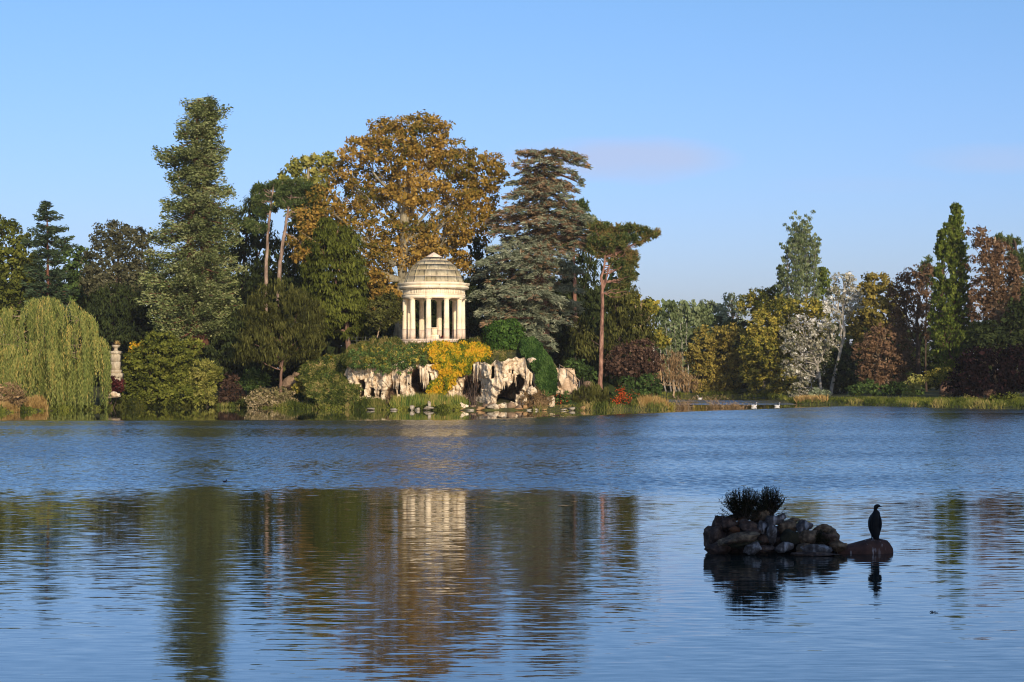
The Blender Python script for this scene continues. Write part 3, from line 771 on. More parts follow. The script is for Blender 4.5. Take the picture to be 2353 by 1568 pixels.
# the cedar: boughs in flat shelves that dip towards their tips
def cedar():
    SEED[0] += 1
    rng = np.random.default_rng(77)
    Y = 167.0
    b = P(1248, 840, Y)
    root = thing('cedar_tree', 'layered blue green cedar with rusty shelves right of the rotunda', 'cedar tree', b, GI)
    tp = spline([P(x, y, Y) for x, y in [(1248, 840), (1252, 760), (1250, 680), (1252, 560), (1250, 430), (1249, 352)]], 30)
    mb = MB(); bb = MB(); rr = .62 * np.linspace(1, .1, 30)
    mb.tube(wobble(rng, tp, .04), rr, 10)
    G, B = Leaves(), Leaves()
    # (px, py of the shelf's middle, half width, drop of the outer edge, share of rusty cones, tilt: right end lower by)
    plates = [(1268, 352, 76, 12, .75, 6), (1245, 384, 56, 18, .7, 0), (1252, 410, 60, 18, .7, 4), (1246, 438, 64, 20, .6, 0), (1185, 482, 50, 18, .5, -8), (1246, 488, 66, 20, .4, 4), (1296, 526, 56, 20, .2, 8), (1226, 534, 70, 22, .15, -2), (1228, 578, 78, 24, .12, 0), (1200, 650, 76, 22, .12, 0), (1250, 618, 60, 22, .1, 4), (1180, 685, 60, 20, .12, -4), (1345, 516, 44, 16, .08, 14), (1236, 368, 52, 16, .7, -4), (1325, 364, 30, 14, .6, 10), (1318, 398, 20, 14, .3, 18), (1226, 398, 56, 20, .75, -10), (1275, 418, 56, 20, .7, 14), (1220, 428, 60, 22, .6, -12), (1270, 448, 62, 24, .5, 16),
              (1222, 460, 60, 22, .5, -8), (1300, 470, 44, 20, .35, 12), (1160, 500, 46, 14, .65, -6), (1205, 512, 70, 22, .25, -6), (1262, 505, 60, 22, .2, 6), (1330, 500, 52, 16, .1, 18), (1372, 512, 44, 14, .05, 18), (1340, 548, 50, 18, .05, 14), (1310, 612, 36, 18, .05, 10), (1305, 655, 36, 16, .03, 8), (1350, 535, 50, 18, .1, 16),
              (1150, 528, 34, 14, .7, -6), (1190, 552, 70, 24, .12, -8), (1250, 560, 70, 24, .12, 8), (1300, 548, 44, 20, .2, 8), (1150, 590, 56, 20, .1, -14), (1215, 598, 76, 24, .1, -4), (1275, 600, 48, 22, .1, 12),
              (1130, 618, 44, 16, .1, -10), (1176, 628, 60, 20, .45, -8), (1240, 640, 66, 24, .1, 6), (1120, 668, 40, 12, .06, -8), (1165, 668, 56, 20, .15, -6), (1225, 672, 70, 22, .1, 4), (1288, 684, 44, 14, .03, 8),
              (1140, 700, 46, 16, .3, -12), (1195, 708, 70, 22, .15, 0), (1262, 700, 66, 18, .05, 8), (1310, 694, 26, 10, .02, 6), (1150, 728, 44, 14, .6, -12), (1215, 738, 64, 18, .08, 4), (1272, 726, 44, 16, .05, 10), (1240, 768, 34, 20, .03, 8), (1250, 790, 26, 14, .02, 6), (1218, 758, 24, 16, .05, -6)]
    for (px, py, hw, dr, rust, tilt) in plates:
        c = P(px, py, Y); c[1] += rng.uniform(-2.2, 1.2)
        hw = hw * 1.08; dr = dr * 1.05
        rx = M(hw, Y); ry = rx * .62 + .6
        k = int(17 * rx * ry) + 20
        th = rng.uniform(0, 2 * np.pi, k); rho = rng.random(k) ** .55
        ray = rng.integers(0, 9, k); th = np.where(rng.random(k) < .7, ray * .698 + rng.normal(size=k) * .13, th)
        th = np.where((np.sin(th) > .3) & (rng.random(k) < .4), -th, th)
        cx, cy = np.cos(th), np.sin(th)
        p = c + np.stack([cx * rho * rx, cy * rho * ry, -M(dr, Y) * (rho ** 1.6) * (.65 + .35 * np.maximum(-cy, 0)) - M(tilt, Y) * cx * rho + rng.normal(size=k) * .13 + (vn(cx * rho * 3 + px, cy * rho * 3, 0, 5) - .5) * .5], -1)
        nrm = unit(np.stack([cx, cy, -.38 * rho + rng.normal(size=k) * .12], -1))
        rt = (rng.random(k) + (vn(p[:, 0] * .5, p[:, 1] * .5, p[:, 2] * .5, 3) - .5) * .9) < rust
        for LL, s_ in ((G, ~rt), (B, rt)):
            tuft_leaves(LL, rng, p[s_], nrm[s_], .34, 16, .40, .075, 'spray', .5 + rng.normal() * .08, .45)
        i = int(np.clip(np.searchsorted(tp[:, 2], c[2] - M(abs(px - 1250) * .08 + 4, Y)), 2, 29))
        for j in range(5):
            a_ = rng.uniform(np.pi, 2 * np.pi) if j < 4 else rng.uniform(0, np.pi)
            e = c + np.array([math.cos(a_) * rx * .85, math.sin(a_) * ry * .85, -M(dr, Y) * .75 - M(tilt, Y) * math.cos(a_) * .85])
            bb.tube(wobble(rng, bez(tp[i], (tp[i] + c) / 2 + UP * .2, e, 7), .06), np.linspace(.11, .02, 7), 5, cap=False)
    G.build('crown', L_CEDAR, root, b)
    B.build('cone_spray', L_CEDARB, root, b)['kind'] = 'stuff'
    obj('trunk', mb.mesh('trunk', True, b), BARK_BROWN, root)
    obj('bough', bb.mesh('bough', True, b), BARK_BROWN, root)['kind'] = 'stuff'
cedar()

pads_pine('pine_tree', 'tall lone pine with long red bare trunk right of the cedar', 156, [(1379, 900), (1381, 830), (1383, 740), (1384, 665), (1382, 640), (1388, 615), (1392, 580)],
          [(1420, 528, 40, 12), (1450, 524, 26, 9), (1474, 530, 22, 9), (1498, 538, 20, 8), (1508, 533, 9, 6), (1482, 548, 14, 7), (1380, 520, 28, 14), (1400, 548, 34, 16), (1440, 550, 30, 14), (1372, 552, 24, 16), (1420, 576, 34, 16), (1450, 588, 18, 18), (1392, 582, 28, 14),
           (1362, 572, 14, 12), (1440, 612, 20, 14), (1456, 602, 10, 16), (1416, 604, 22, 12), (1448, 634, 16, 12), (1432, 642, 14, 12), (1440, 660, 10, 12), (1466, 560, 8, 8), (1404, 560, 40, 20)],
          L_PINE2, BARK_PINE, r0=.23, group=GI, fork=[[(1384, 668), (1391, 650), (1395, 630), (1405, 600), (1425, 575)]], n=30, tr=.34)
tree('yew_tree', 'olive brown yew to the right of the lone pine trunk', 'yew tree', 1440, 166,
     [(1436, 705, 38, 46), (1462, 752, 44, 46), (1418, 770, 36, 46), (1470, 800, 40, 40), (1420, 680, 26, 30), (1345, 790, 26, 40), (1330, 760, 20, 30)], L_YEWF, BARK_DARK, group=GI, ln=.3, wd=.09, mode='hang', n=30)
tree('broken_tree', 'yellowing ivy clad broken tree at the right end of the island', 'tree', (1474, 830), 172,
     [(1458, 688, 18, 14), (1490, 700, 20, 12), (1474, 716, 18, 14), (1505, 715, 10, 10), (1470, 760, 16, 20), (1500, 772, 26, 18), (1520, 785, 18, 14)], L_YELL, BARK_TAN, group=GI, ln=.26, wd=.17, tr=.4, r0=.32, path=[(1478, 830), (1472, 760), (1470, 715), (1476, 690)], dens=1.0)
mb = MB(); st0 = P(1499, 836, 168); mb.tube([P(1497, 836, 168), P(1498, 815, 168), P(1500, 796, 168), P(1503, 784, 168)], [.26, .24, .2, .03], 8)
tag(obj('tree_stump', mb.mesh('tree_stump', True, st0), BARK_WHITE, loc=st0), 'pale splintered tree stump showing between yellow leaves on the point', 'stump')
tree('copper_tree', 'dark copper leaved round tree over the right tip of the island', 'tree', 1458, 157,
     [(1452, 812, 42, 24), (1422, 838, 34, 26), (1488, 832, 34, 30), (1456, 848, 46, 24), (1478, 800, 26, 20), (1410, 848, 22, 16)], L_COPPER, BARK_TAN, ln=.2, wd=.12, tr=.4, dens=1.1, r0=.12, group=GI,
     path=[(1452, 900), (1458, 880), (1455, 840)])

# the weeping willow: fountains of hanging strands
def willow():
    rng = np.random.default_rng(31)
    Y = 150.0
    b = np.array([WX(105, Y), Y + 1, float(gz(WX(105, Y), Y + 1))])
    root = thing('weeping_willow', 'golden green weeping willow trailing to the water', 'willow tree', b, GI)
    L = Leaves(); br = MB()
    top = P(108, 720, Y + 1)
    tr_ = spline([b, b + (top - b) * .5 + np.array([.3, 0, 0]), top], 10)
    tm_ = MB(); tm_.tube(tr_, np.linspace(.5, .2, 10), 9)
    lobes = [(60, 735, 62, 38), (112, 712, 60, 26), (150, 704, 30, 14), (180, 738, 44, 26), (205, 742, 24, 10), (160, 790, 72, 34), (212, 800, 30, 14), (28, 790, 60, 36), (90, 820, 80, 36), (185, 840, 50, 28), (55, 860, 60, 26), (130, 860, 76, 34), (236, 800, 16, 8), (-20, 760, 50, 40), (10, 715, 34, 20), (105, 690, 22, 8), (222, 806, 26, 14), (214, 850, 30, 16)]
    for (px, py, rx, ry) in lobes:
        c = P(px, py, Y); r = np.array([M(rx, Y), M(rx, Y) * .9, M(ry, Y)])
        c[1] += rng.uniform(-1.4, 1.0)
        k = int(32 * r[0] * r[1]) + 8
        clus = int(k / 13) + 3
        dC = unit(rng.normal(size=(clus, 3)) + np.array([0, -.45, .55]))
        d = unit(dC[rng.integers(0, clus, k)] + rng.normal(size=(k, 3)) * .085)
        s0 = c + d * r
        ln_ = np.minimum(rng.uniform(1.0, 5.4, k), s0[:, 2] - np.abs(rng.normal(size=k)) * .3)
        lt = rng.normal() * .06
        for q in range(k):
            if ln_[q] < .3: continue
            n_ = int(ln_[q] / .105)
            t_ = np.linspace(0, 1, n_)
            o_ = d[q] * np.array([1, 1, 0])
            x = s0[q] + o_ * (.55 * np.sin(np.minimum(t_ * 3.0, 1.5)))[:, None] + np.stack([.05 * np.sin(t_ * 9 + q), .05 * np.cos(t_ * 7 + q), -t_ * ln_[q] + .12 * np.sin(t_ * 3)], -1)
            a = -UP + rng.normal(size=(n_, 3)) * .30
            nn = np.array([0, -1.0, .3]) + rng.normal(size=(n_, 3)) * .8
            L.add(x + rng.normal(size=(n_, 3)) * .05, a, nn, .30 * rng.uniform(.7, 1.2, n_), .062 * rng.uniform(.7, 1.2, n_), .42 + lt + rng.normal() * .16 + .28 * (1 - t_) * (ln_[q] > 2) * rng.random() + rng.normal(size=n_) * .12 + (.5 if rng.random() < .02 else 0))
        for j in range(2):
            dd = unit(rng.normal(size=3) + np.array([0, -.6, .5])); e = c + dd * r
            i = rng.integers(4, 9)
            br.tube(wobble(rng, bez(tr_[i], (tr_[i] + e) / 2 + UP * .9, e, 8), .06), np.linspace(.06, .015, 8), 5, cap=False)
    L.build('crown', L_WILLOW, root, b)
    obj('trunk', tm_.mesh('trunk', True, b), BARK_DARK, root)
    obj('bough', br.mesh('bough', True, b), BARK_TAN, root)['kind'] = 'stuff'
willow()

# ---------------------------------------------------------------- trees of the far bank
tree('grey_poplar', 'pale green poplar clump with several thin white stems in the inlet', 'poplar tree', 1560, 232,
     [(1530, 715, 28, 20), (1560, 712, 30, 18), (1596, 716, 30, 18), (1620, 730, 22, 26), (1540, 745, 36, 26), (1585, 750, 40, 28), (1520, 780, 26, 30), (1612, 775, 26, 30), (1560, 790, 40, 30)], L_POPG, BARK_WHITE, ln=.34, wd=.22, mode='up', tr=.6, n=20, dens=.8, group=GF_, r0=.22, shell=.5)
mb = MB(); rngp = np.random.default_rng(5)
for k_, px in enumerate((1518, 1530, 1541, 1549, 1560, 1572)):
    s_ = P(px + 12, 900, 226); e_ = P(px - 4 + k_ * 2, 742, 226)
    root = thing('poplar_stem', ['slim white poplar stem in the inlet, leftmost of six', 'second slim white poplar stem from the copper tree', 'third slim white poplar stem from the copper tree', 'fourth slim white poplar stem, middle of the inlet clump', 'fifth slim white poplar stem, right part of the clump', 'slim white poplar stem in the inlet, rightmost of six'][k_], 'tree stem', s_, 'slim white poplar stems')
    mm = MB(); mm.tube(wobble(rngp, spline([s_, (s_ + e_) / 2 + np.array([rngp.normal() * .3, 0, 0]), e_], 9), .06), np.linspace(.12, .03, 9), 6)
    obj('trunk', mm.mesh('trunk', True, s_), BARK_WHITE, root)
    Lx = Leaves(); Tt = np.array([s_ + (e_ - s_) * f for f in np.linspace(.2, 1, 30)]) + rngp.normal(size=(30, 3)) * .5
    tuft_leaves(Lx, rngp, Tt, unit(rngp.normal(size=(30, 3))), .45, 12, .28, .16, 'up', .55)
    Lx.build('crown', L_POPG, root, s_)
tree('distant_tree', 'grey green rounded tree on the skyline above the yellow trees', 'tree', 1630, 262, [(1625, 710, 26, 18), (1610, 735, 30, 30), (1645, 735, 26, 30)], L_GREYG, BARK_DARK, ln=.34, wd=.2, group=GF_)
tree('distant_tree', 'thin see-through grey green tree on the skyline, feathery top', 'tree', 1682, 256, [(1680, 690, 26, 16), (1664, 706, 18, 14), (1700, 706, 18, 18), (1682, 730, 32, 26)], L_GREYG, BARK_TAN, ln=.3, wd=.14, dens=.55, twigs=3, group=GF_)
tree('amber_tree', 'amber yellow tree hanging low over the inlet water', 'tree', 1640, 226,
     [(1640, 775, 42, 30), (1605, 815, 30, 36), (1660, 820, 50, 40), (1620, 862, 36, 36), (1672, 868, 36, 36), (1640, 895, 40, 20), (1690, 790, 30, 40), (1606, 895, 14, 26)], L_AMBER, BARK_DARK, ln=.25, wd=.17, tr=.55, n=26, group=GF_)
tree('mistletoe_tree', 'sparse olive tree carrying dark mistletoe balls on the skyline', 'tree', 1755, 236,
     [(1745, 680, 34, 18), (1778, 672, 26, 16), (1720, 700, 26, 20), (1760, 715, 46, 30), (1800, 700, 30, 30)], L_YELL, BARK_TAN, ln=.3, wd=.16, dens=.7, twigs=3, group=GF_, shell=.6)
for k_, (px, py) in enumerate(((1757, 682), (1762, 716), (1742, 700))):
    SEED[0] += 1; rg = np.random.default_rng(SEED[0]); c = P(px, py, 233.5); Lx = Leaves()
    T_ = c + unit(rg.normal(size=(60, 3))) * .42; tuft_leaves(Lx, rg, T_, unit(T_ - c), .25, 10, .26, .1, 'puff', .5)
    oo = Lx.build('mistletoe', L_YEW, None, c); oo.location = [float(q) for q in c]
    tag(oo, ['mistletoe ball high in the sparse olive tree', 'mistletoe ball lowest in the sparse olive tree', 'mistletoe ball leftmost in the sparse olive tree'][k_], 'mistletoe', 'mistletoe balls')
tree('yellow_tree', 'wide yellow olive tree left of the white poplar, branches over water', 'tree', 1790, 219,
     [(1800, 720, 52, 34), (1850, 710, 44, 28), (1755, 752, 46, 38), (1815, 775, 60, 44), (1740, 800, 40, 40), (1790, 835, 56, 44), (1735, 850, 34, 36), (1765, 885, 50, 30), (1820, 880, 50, 34), (1875, 740, 30, 40)], L_YELL, BARK_DARK, ln=.25, wd=.17, tr=.56, n=26, group=GF_, tint=.45)
whorled('tall_poplar', 'grey green upright poplar with many spires above the yellow tree', 'poplar tree', 230, [[(1832, 860), (1830, 720), (1828, 566)], [(1852, 860), (1853, 700), (1856, 576)], [(1815, 860), (1812, 700), (1808, 590)], [(1868, 860), (1870, 720), (1872, 576)]],
        [(556, 1824, 1832), (570, 1812, 1872), (590, 1804, 1878), (630, 1796, 1876), (670, 1794, 1878), (720, 1790, 1884)], L_POPG, BARK_WHITE, step=.9, nb=4, droop=0, curl=0, asc=1.5, ln=.25, wd=.13, tr=.40, nl=18, mode='up', r0=.2, gap=.5, group=GF_)
whorled('small_poplar', 'narrow dark poplar spire at the left side of the tall grey one', 'poplar tree', 231, [[(1796, 860), (1794, 720), (1793, 618)]], [(616, 1790, 1796), (640, 1784, 1803), (690, 1784, 1806), (720, 1780, 1806)], L_POPG, BARK_DARK, step=.7, nb=5, droop=0, curl=0, asc=1.2, ln=.3, wd=.15, tr=.34, nl=12, mode='up', r0=.15, gap=.4, group=GF_, tint=.25)
whorled('small_poplar', 'narrow olive poplar spire between tall grey one and white tree', 'poplar tree', 230, [[(1894, 860), (1892, 720), (1890, 622)]], [(620, 1886, 1894), (650, 1878, 1908), (690, 1874, 1912), (740, 1870, 1915)], L_POPL, BARK_DARK, step=.7, nb=6, droop=0, curl=0, asc=1.1, ln=.3, wd=.17, tr=.36, nl=13, mode='up', r0=.15, gap=.4, group=GF_)
tree('white_poplar', 'silver white leaved poplar with curved pale trunk', 'poplar tree', (1908, 925), 206,
     [(1938, 640, 28, 20), (1950, 672, 34, 26), (1916, 668, 22, 22), (1905, 700, 22, 24), (1960, 700, 24, 24), (1930, 712, 34, 24), (1900, 745, 26, 18)], L_POPW, BARK_WHITE, ln=.22, wd=.15, tr=.5, n=18, core=.15, dens=.65, r0=.24,
     path=[(1905, 920), (1916, 870), (1930, 810), (1940, 770), (1937, 720), (1940, 670), (1946, 640)], group=GF_, twigs=3, shell=.6)
tree('white_poplar', 'silver pink poplar leaning left with drooping boughs over the bank', 'poplar tree', (1888, 925), 204,
     [(1840, 742, 36, 20), (1810, 775, 26, 30), (1862, 775, 36, 30), (1828, 815, 34, 30), (1880, 810, 36, 34), (1810, 848, 24, 24), (1860, 852, 34, 26), (1842, 885, 22, 22), (1826, 908, 14, 14), (1910, 780, 20, 40)], L_POPW, BARK_WHITE, ln=.22, wd=.14, tr=.5, n=18, core=.15, dens=.6, r0=.2,
     path=[(1888, 925), (1880, 850), (1860, 800), (1850, 760)], group=GF_, twigs=4, shell=.6, tint=.4)
tree('olive_tree', 'tall dull olive tree behind the white poplar, ragged top', 'tree', 2010, 215,
     [(2012, 648, 36, 22), (1990, 680, 26, 26), (2030, 680, 32, 28), (2010, 720, 44, 36), (2000, 770, 44, 40), (1975, 740, 24, 40), (2045, 730, 26, 40)], L_AMBER, BARK_DARK, ln=.3, wd=.19, tr=.55, group=GF_, tint=.42, twigs=2)
tree('rust_tree', 'low spreading rust brown tree with bare twigs above green bushes', 'tree', 2050, 194,
     [(2030, 775, 46, 30), (2062, 792, 38, 36), (1990, 808, 34, 30), (2030, 830, 52, 38), (2075, 840, 30, 36), (2000, 860, 36, 26), (2045, 875, 46, 20)], L_RUST, BARK_TAN, ln=.26, wd=.13, tr=.48, core=.3, n=20, dens=.8, r0=.2, twigs=5, group=GF_, shell=.55)
tree('rust_tree', 'upright rust brown tree with black trunk left of the green column poplar', 'tree', (2112, 900), 198,
     [(2120, 634, 30, 26), (2085, 650, 30, 30), (2062, 690, 28, 36), (2110, 690, 40, 36), (2130, 740, 30, 40), (2090, 740, 34, 34), (2060, 740, 20, 30)], L_RUST, BARK_DARK, ln=.26, wd=.13, tr=.5, core=.3, n=20, dens=.8, r0=.34, path=[(2112, 900), (2110, 820), (2108, 750), (2112, 680)], twigs=4, group=GF_, tint=.4)
tree('pine_tree', 'dark pine tip poking up left of the green column poplar', 'pine tree', 2128, 204, [(2130, 600, 10, 12), (2126, 618, 14, 12), (2134, 640, 16, 18)], L_PINE, BARK_DARK, ln=.34, wd=.07, mode='puff', tr=.4, group=GF_, r0=.15)
whorled('lombardy_poplar', 'green column poplar, tallest pointed tree of the far bank', 'poplar tree', 186, [[(2184, 910), (2188, 760), (2194, 600), (2197, 480)], [(2168, 910), (2166, 760), (2166, 640), (2164, 540)]],
        [(470, 2192, 2202), (490, 2188, 2206), (515, 2184, 2210), (540, 2172, 2214), (562, 2156, 2217), (600, 2150, 2222), (650, 2146, 2226), (700, 2142, 2234), (750, 2138, 2244), (800, 2136, 2246), (840, 2140, 2240), (875, 2150, 2222)],
        L_POPL, BARK_BROWN, step=.62, nb=7, droop=0, curl=0, asc=1.0, ln=.24, wd=.16, tr=.33, nl=16, mode='up', r0=.4, gap=.42, group=GF_, yend=885)
tree('rust_tree', 'tall red brown tree to the right of the green column poplar', 'tree', 2280, 182,
     [(2250, 545, 30, 22), (2272, 570, 36, 28), (2300, 582, 26, 26), (2262, 615, 40, 34), (2305, 620, 36, 34), (2270, 665, 44, 36), (2320, 660, 24, 36), (2250, 700, 30, 34), (2295, 710, 44, 34), (2335, 640, 14, 20)], L_RUST, BARK_TAN, ln=.27, wd=.14, tr=.5, core=.3, n=20, dens=.8, r0=.36, twigs=4, group=GF_, tint=.42)
pads_pine('pine_tree', 'dark pine behind the tall red brown tree at the right edge', 190, [(2345, 800), (2340, 680), (2335, 580), (2330, 550)], [(2305, 550, 22, 12), (2330, 556, 18, 14), (2336, 585, 18, 16), (2345, 620, 24, 18), (2350, 660, 30, 18), (2352, 600, 12, 20)], L_PINE, BARK_DARK, r0=.3, group=GF_)
tree('dark_tree', 'shaded dark green tree under the tall red brown tree', 'tree', 2310, 176, [(2300, 770, 46, 36), (2345, 740, 40, 50), (2350, 800, 50, 40), (2260, 770, 30, 36), (2390, 720, 50, 70)], L_YEWD, BARK_DARK, ln=.3, wd=.16, group=GF_)
tree('purple_tree', 'purple beech darkened nearly black for shade at the right edge of the far bank', 'tree', 2290, 168,
     [(2240, 826, 36, 26), (2220, 860, 40, 32), (2285, 850, 54, 46), (2340, 850, 50, 50), (2270, 890, 60, 26), (2400, 830, 60, 60), (2200, 885, 30, 24)], L_PURP, BARK_DARK, ln=.24, wd=.16, dens=1.2, group=GF_)
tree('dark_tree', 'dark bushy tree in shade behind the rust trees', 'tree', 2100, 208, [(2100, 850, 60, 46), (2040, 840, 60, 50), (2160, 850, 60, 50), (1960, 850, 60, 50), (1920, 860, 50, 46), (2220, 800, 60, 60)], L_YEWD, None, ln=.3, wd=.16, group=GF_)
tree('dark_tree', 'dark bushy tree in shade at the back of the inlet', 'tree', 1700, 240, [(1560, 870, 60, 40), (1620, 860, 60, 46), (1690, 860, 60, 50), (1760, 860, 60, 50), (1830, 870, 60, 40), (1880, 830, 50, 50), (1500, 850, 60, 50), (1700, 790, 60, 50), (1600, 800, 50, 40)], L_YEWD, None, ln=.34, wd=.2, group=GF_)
tree('bare_willow', 'half bare tan willow arching over the inlet at the island tip', 'willow tree', (1540, 905), 190,
     [(1530, 850, 40, 22), (1560, 870, 34, 24), (1500, 880, 20, 26), (1585, 880, 22, 24), (1545, 825, 30, 16)], L_DRY, BARK_TAN, ln=.34, wd=.05, mode='hang', tr=.5, n=20, dens=.75, r0=.16, twigs=5, group=GF_, path=[(1548, 915), (1546, 880), (1535, 860), (1512, 850)])
# ragged woods that close the view behind both banks
def woods(name, spans, mat, seed):
    rng = np.random.default_rng(seed); L = Leaves()
    for (p0, p1, Y0, Y1, top) in spans:
        n_ = int(abs(WX(p1, Y1) - WX(p0, Y0)) / 1.6) + 2
        for f in np.linspace(0, 1, n_):
            Y = Y0 + (Y1 - Y0) * f + rng.uniform(-3, 3); x = WX(p0 + (p1 - p0) * f, Y) + rng.uniform(-1, 1)
            h = M(HY - top, Y) + HC + rng.uniform(-1.5, 1.0)
            k = int(h * 4)
            zz = rng.random(k) * h
            T = np.stack([x + rng.normal(size=k) * 1.3, Y + rng.normal(size=k) * 1.2, zz], -1)
            tuft_leaves(L, rng, T, unit(rng.normal(size=(k, 3)) + np.array([0, -.8, .2])), 1.0, 6, 1.1, .75, 'broad', .5 + rng.normal() * .15)
    return tag(L.build(name, mat), kind='stuff', label='ragged dark wood closing the view behind the trees')
woods('far_woods', [(1380, 2500, 262, 225, 740), (2300, 2700, 200, 165, 700)], L_YEWD, 1)
woods('island_woods', [(-500, 1400, 205, 205, 640), (140, 1420, 192, 190, 660), (-600, 60, 190, 190, 600)], L_YEWD, 2)

# ---------------------------------------------------------------- the rotunda
STONE = solid('warm_limestone', sg((.3, (214, 192, 158)), (.5, (238, 216, 180)), (.7, (246, 230, 200))), (1.2, 1.2, .8), bump=.15, dist=.02, streak=(lin(170, 140, 116), (3, 3, .35), .60, .85))
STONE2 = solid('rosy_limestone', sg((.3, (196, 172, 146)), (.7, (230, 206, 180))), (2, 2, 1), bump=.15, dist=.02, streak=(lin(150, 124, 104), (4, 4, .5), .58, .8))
DOME = solid('weathered_dome_stone', sg((.3, (150, 134, 104)), (.5, (180, 162, 126)), (.7, (202, 186, 150))), (1.5, 1.5, 1.5), bump=.3, dist=.02, streak=(lin(100, 90, 70), (5, 5, .5), .52, .8))
DOMEY = solid('lichen_dome_stone', sg((.3, (150, 132, 94)), (.6, (180, 160, 118)), (.8, (200, 182, 144))), (1.5, 1.5, 1.5), bump=.3, dist=.02, streak=(lin(88, 76, 54), (5, 5, .5), .52, .75))
YT = 161.0
TS = .6128 / 3.919 * YT / F            # metres per pixel of the close-up of the rotunda
ZF = HC + (HY - 780.0) * YT / F        # floor level
TC = np.array([WX(997, YT), YT, ZF])
def hz(y): return (1385 - y) * TS      # height above the floor of a close-up row
temple = thing('rotunda', 'small round stone temple with ten columns and stepped dome', 'temple', TC)
def lathe_part(name, prof, mat, parent=None, n=72, smooth=False, flute=None, c=(0, 0, 0)):
    mb = MB(); mb.lathe(prof, n, flute=flute, c=c)
    return obj(name, mb.mesh(name, smooth), mat, parent or temple)
RC = 66.5 * YT / F                     # ring of column axes
HA, HT = hz(793), hz(570)              # underside of the architrave, top of the cornice
R0 = 463 * TS
# stylobate and two steps, each a drum that stands on the next
for i, (r, z1, z0) in enumerate(((R0 * 1.07, 0, -.22), (R0 * 1.17, -.223, -.47), (R0 * 1.28, -.473, -.9))):
    lathe_part('step', [(0, z0), (r, z0), (r, z1), (0, z1)], STONE2)
ri = R0 * .74
lathe_part('architrave', [(ri, HA), (R0, HA), (R0, hz(742)), (ri, hz(742)), (ri, HA)], STONE)
lathe_part('fillet', [(ri, hz(742)), (R0 * 1.015, hz(742)), (R0 * 1.015, hz(733)), (ri, hz(733)), (ri, hz(742))], STONE)
fr = MB(); k = 96
for i in range(k):
    a = 2 * np.pi * i / k
    fr.lathe([(ri, hz(733)), (R0 * .985 + .008 * (i % 3), hz(733)), (R0 * .985 + .008 * (i % 3), hz(655)), (ri, hz(655)), (ri, hz(733))], 2, a, a + 2 * np.pi / k * (.93 if i % 2 else .985))
o_ = obj('frieze', fr.mesh('frieze'), STONE, temple); o_['kind'] = 'stuff'
lathe_part('frieze_core', [(ri, hz(733)), (R0 * .972, hz(733)), (R0 * .972, hz(655)), (ri, hz(655)), (ri, hz(733))], STONE)
cor = [(ri, hz(655)), (508 * TS, hz(655)), (508 * TS, hz(640)), (516 * TS, hz(638)), (516 * TS, hz(622)), (505 * TS, hz(618)), (505 * TS, hz(608)), (522 * TS, hz(600)), (528 * TS, hz(580)), (532 * TS, hz(570)), (445 * TS, hz(560)), (ri, hz(560)), (ri, hz(655))]
lathe_part('cornice', cor, STONE)
lathe_part('ceiling', [(0, HA + .12), (ri + .01, HA + .12), (ri + .01, HA + .2), (0, HA + .2)], STONE2)
mb = MB(); mb.tube([np.array([115 * TS, -522 * TS - .02, hz(600)]), np.array([115 * TS, -522 * TS - .12, hz(606)])], [.06, .04], 8)
obj('spout', mb.mesh('spout'), STONE2, temple)
# dome: six rings of overlapping slabs and a cone
tiers = [(443, 560, 415, 475), (405, 472, 372, 378), (357, 378, 305, 296), (287, 297, 232, 238), (213, 238, 140, 188)]
rgd = np.random.default_rng(8)
dome = lathe_part('dome', [(436 * TS, hz(562)), (404 * TS, hz(480)), (352 * TS, hz(382)), (282 * TS, hz(300)), (208 * TS, hz(241)), (118 * TS, hz(190)), (0, hz(186))], DOME)
for (r1, y1, r2, y2) in tiers:
    ns = max(8, int(round(r1 / 27)) )
    a_off = rgd.uniform(0, 1)
    for i in range(ns):
        a = 2 * np.pi * (i + a_off) / ns; da = 2 * np.pi / ns * .994
        q = rgd.uniform(-2, 2)
        mb = MB(); mb.lathe([((r1 - 34) * TS, hz(y1)), (r1 * TS, hz(y1)), ((r1 + q) * TS, hz(y1 - 6)), ((r2 + q) * TS, hz(y2)), ((r1 - 34) * TS, hz(y1))], 7, a, a + da)
        obj('slab', mb.mesh('slab'), DOMEY if rgd.random() < .3 else DOME, dome)
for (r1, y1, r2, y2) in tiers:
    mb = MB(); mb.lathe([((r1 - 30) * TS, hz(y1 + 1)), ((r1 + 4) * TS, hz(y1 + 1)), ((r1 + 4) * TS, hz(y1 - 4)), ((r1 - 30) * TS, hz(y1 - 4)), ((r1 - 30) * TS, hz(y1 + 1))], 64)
    obj('lit_drip_edge', mb.mesh('lit_drip_edge'), STONE2, dome)  # ring in paler stone paints the lit line along each tier's lower edge
mb = MB(); mb.lathe([(0, hz(186)), (120 * TS, hz(186)), (126 * TS, hz(176)), (8 * TS, hz(108)), (0, hz(106))], 40)
obj('cap', mb.mesh('cap'), STONE2, dome)
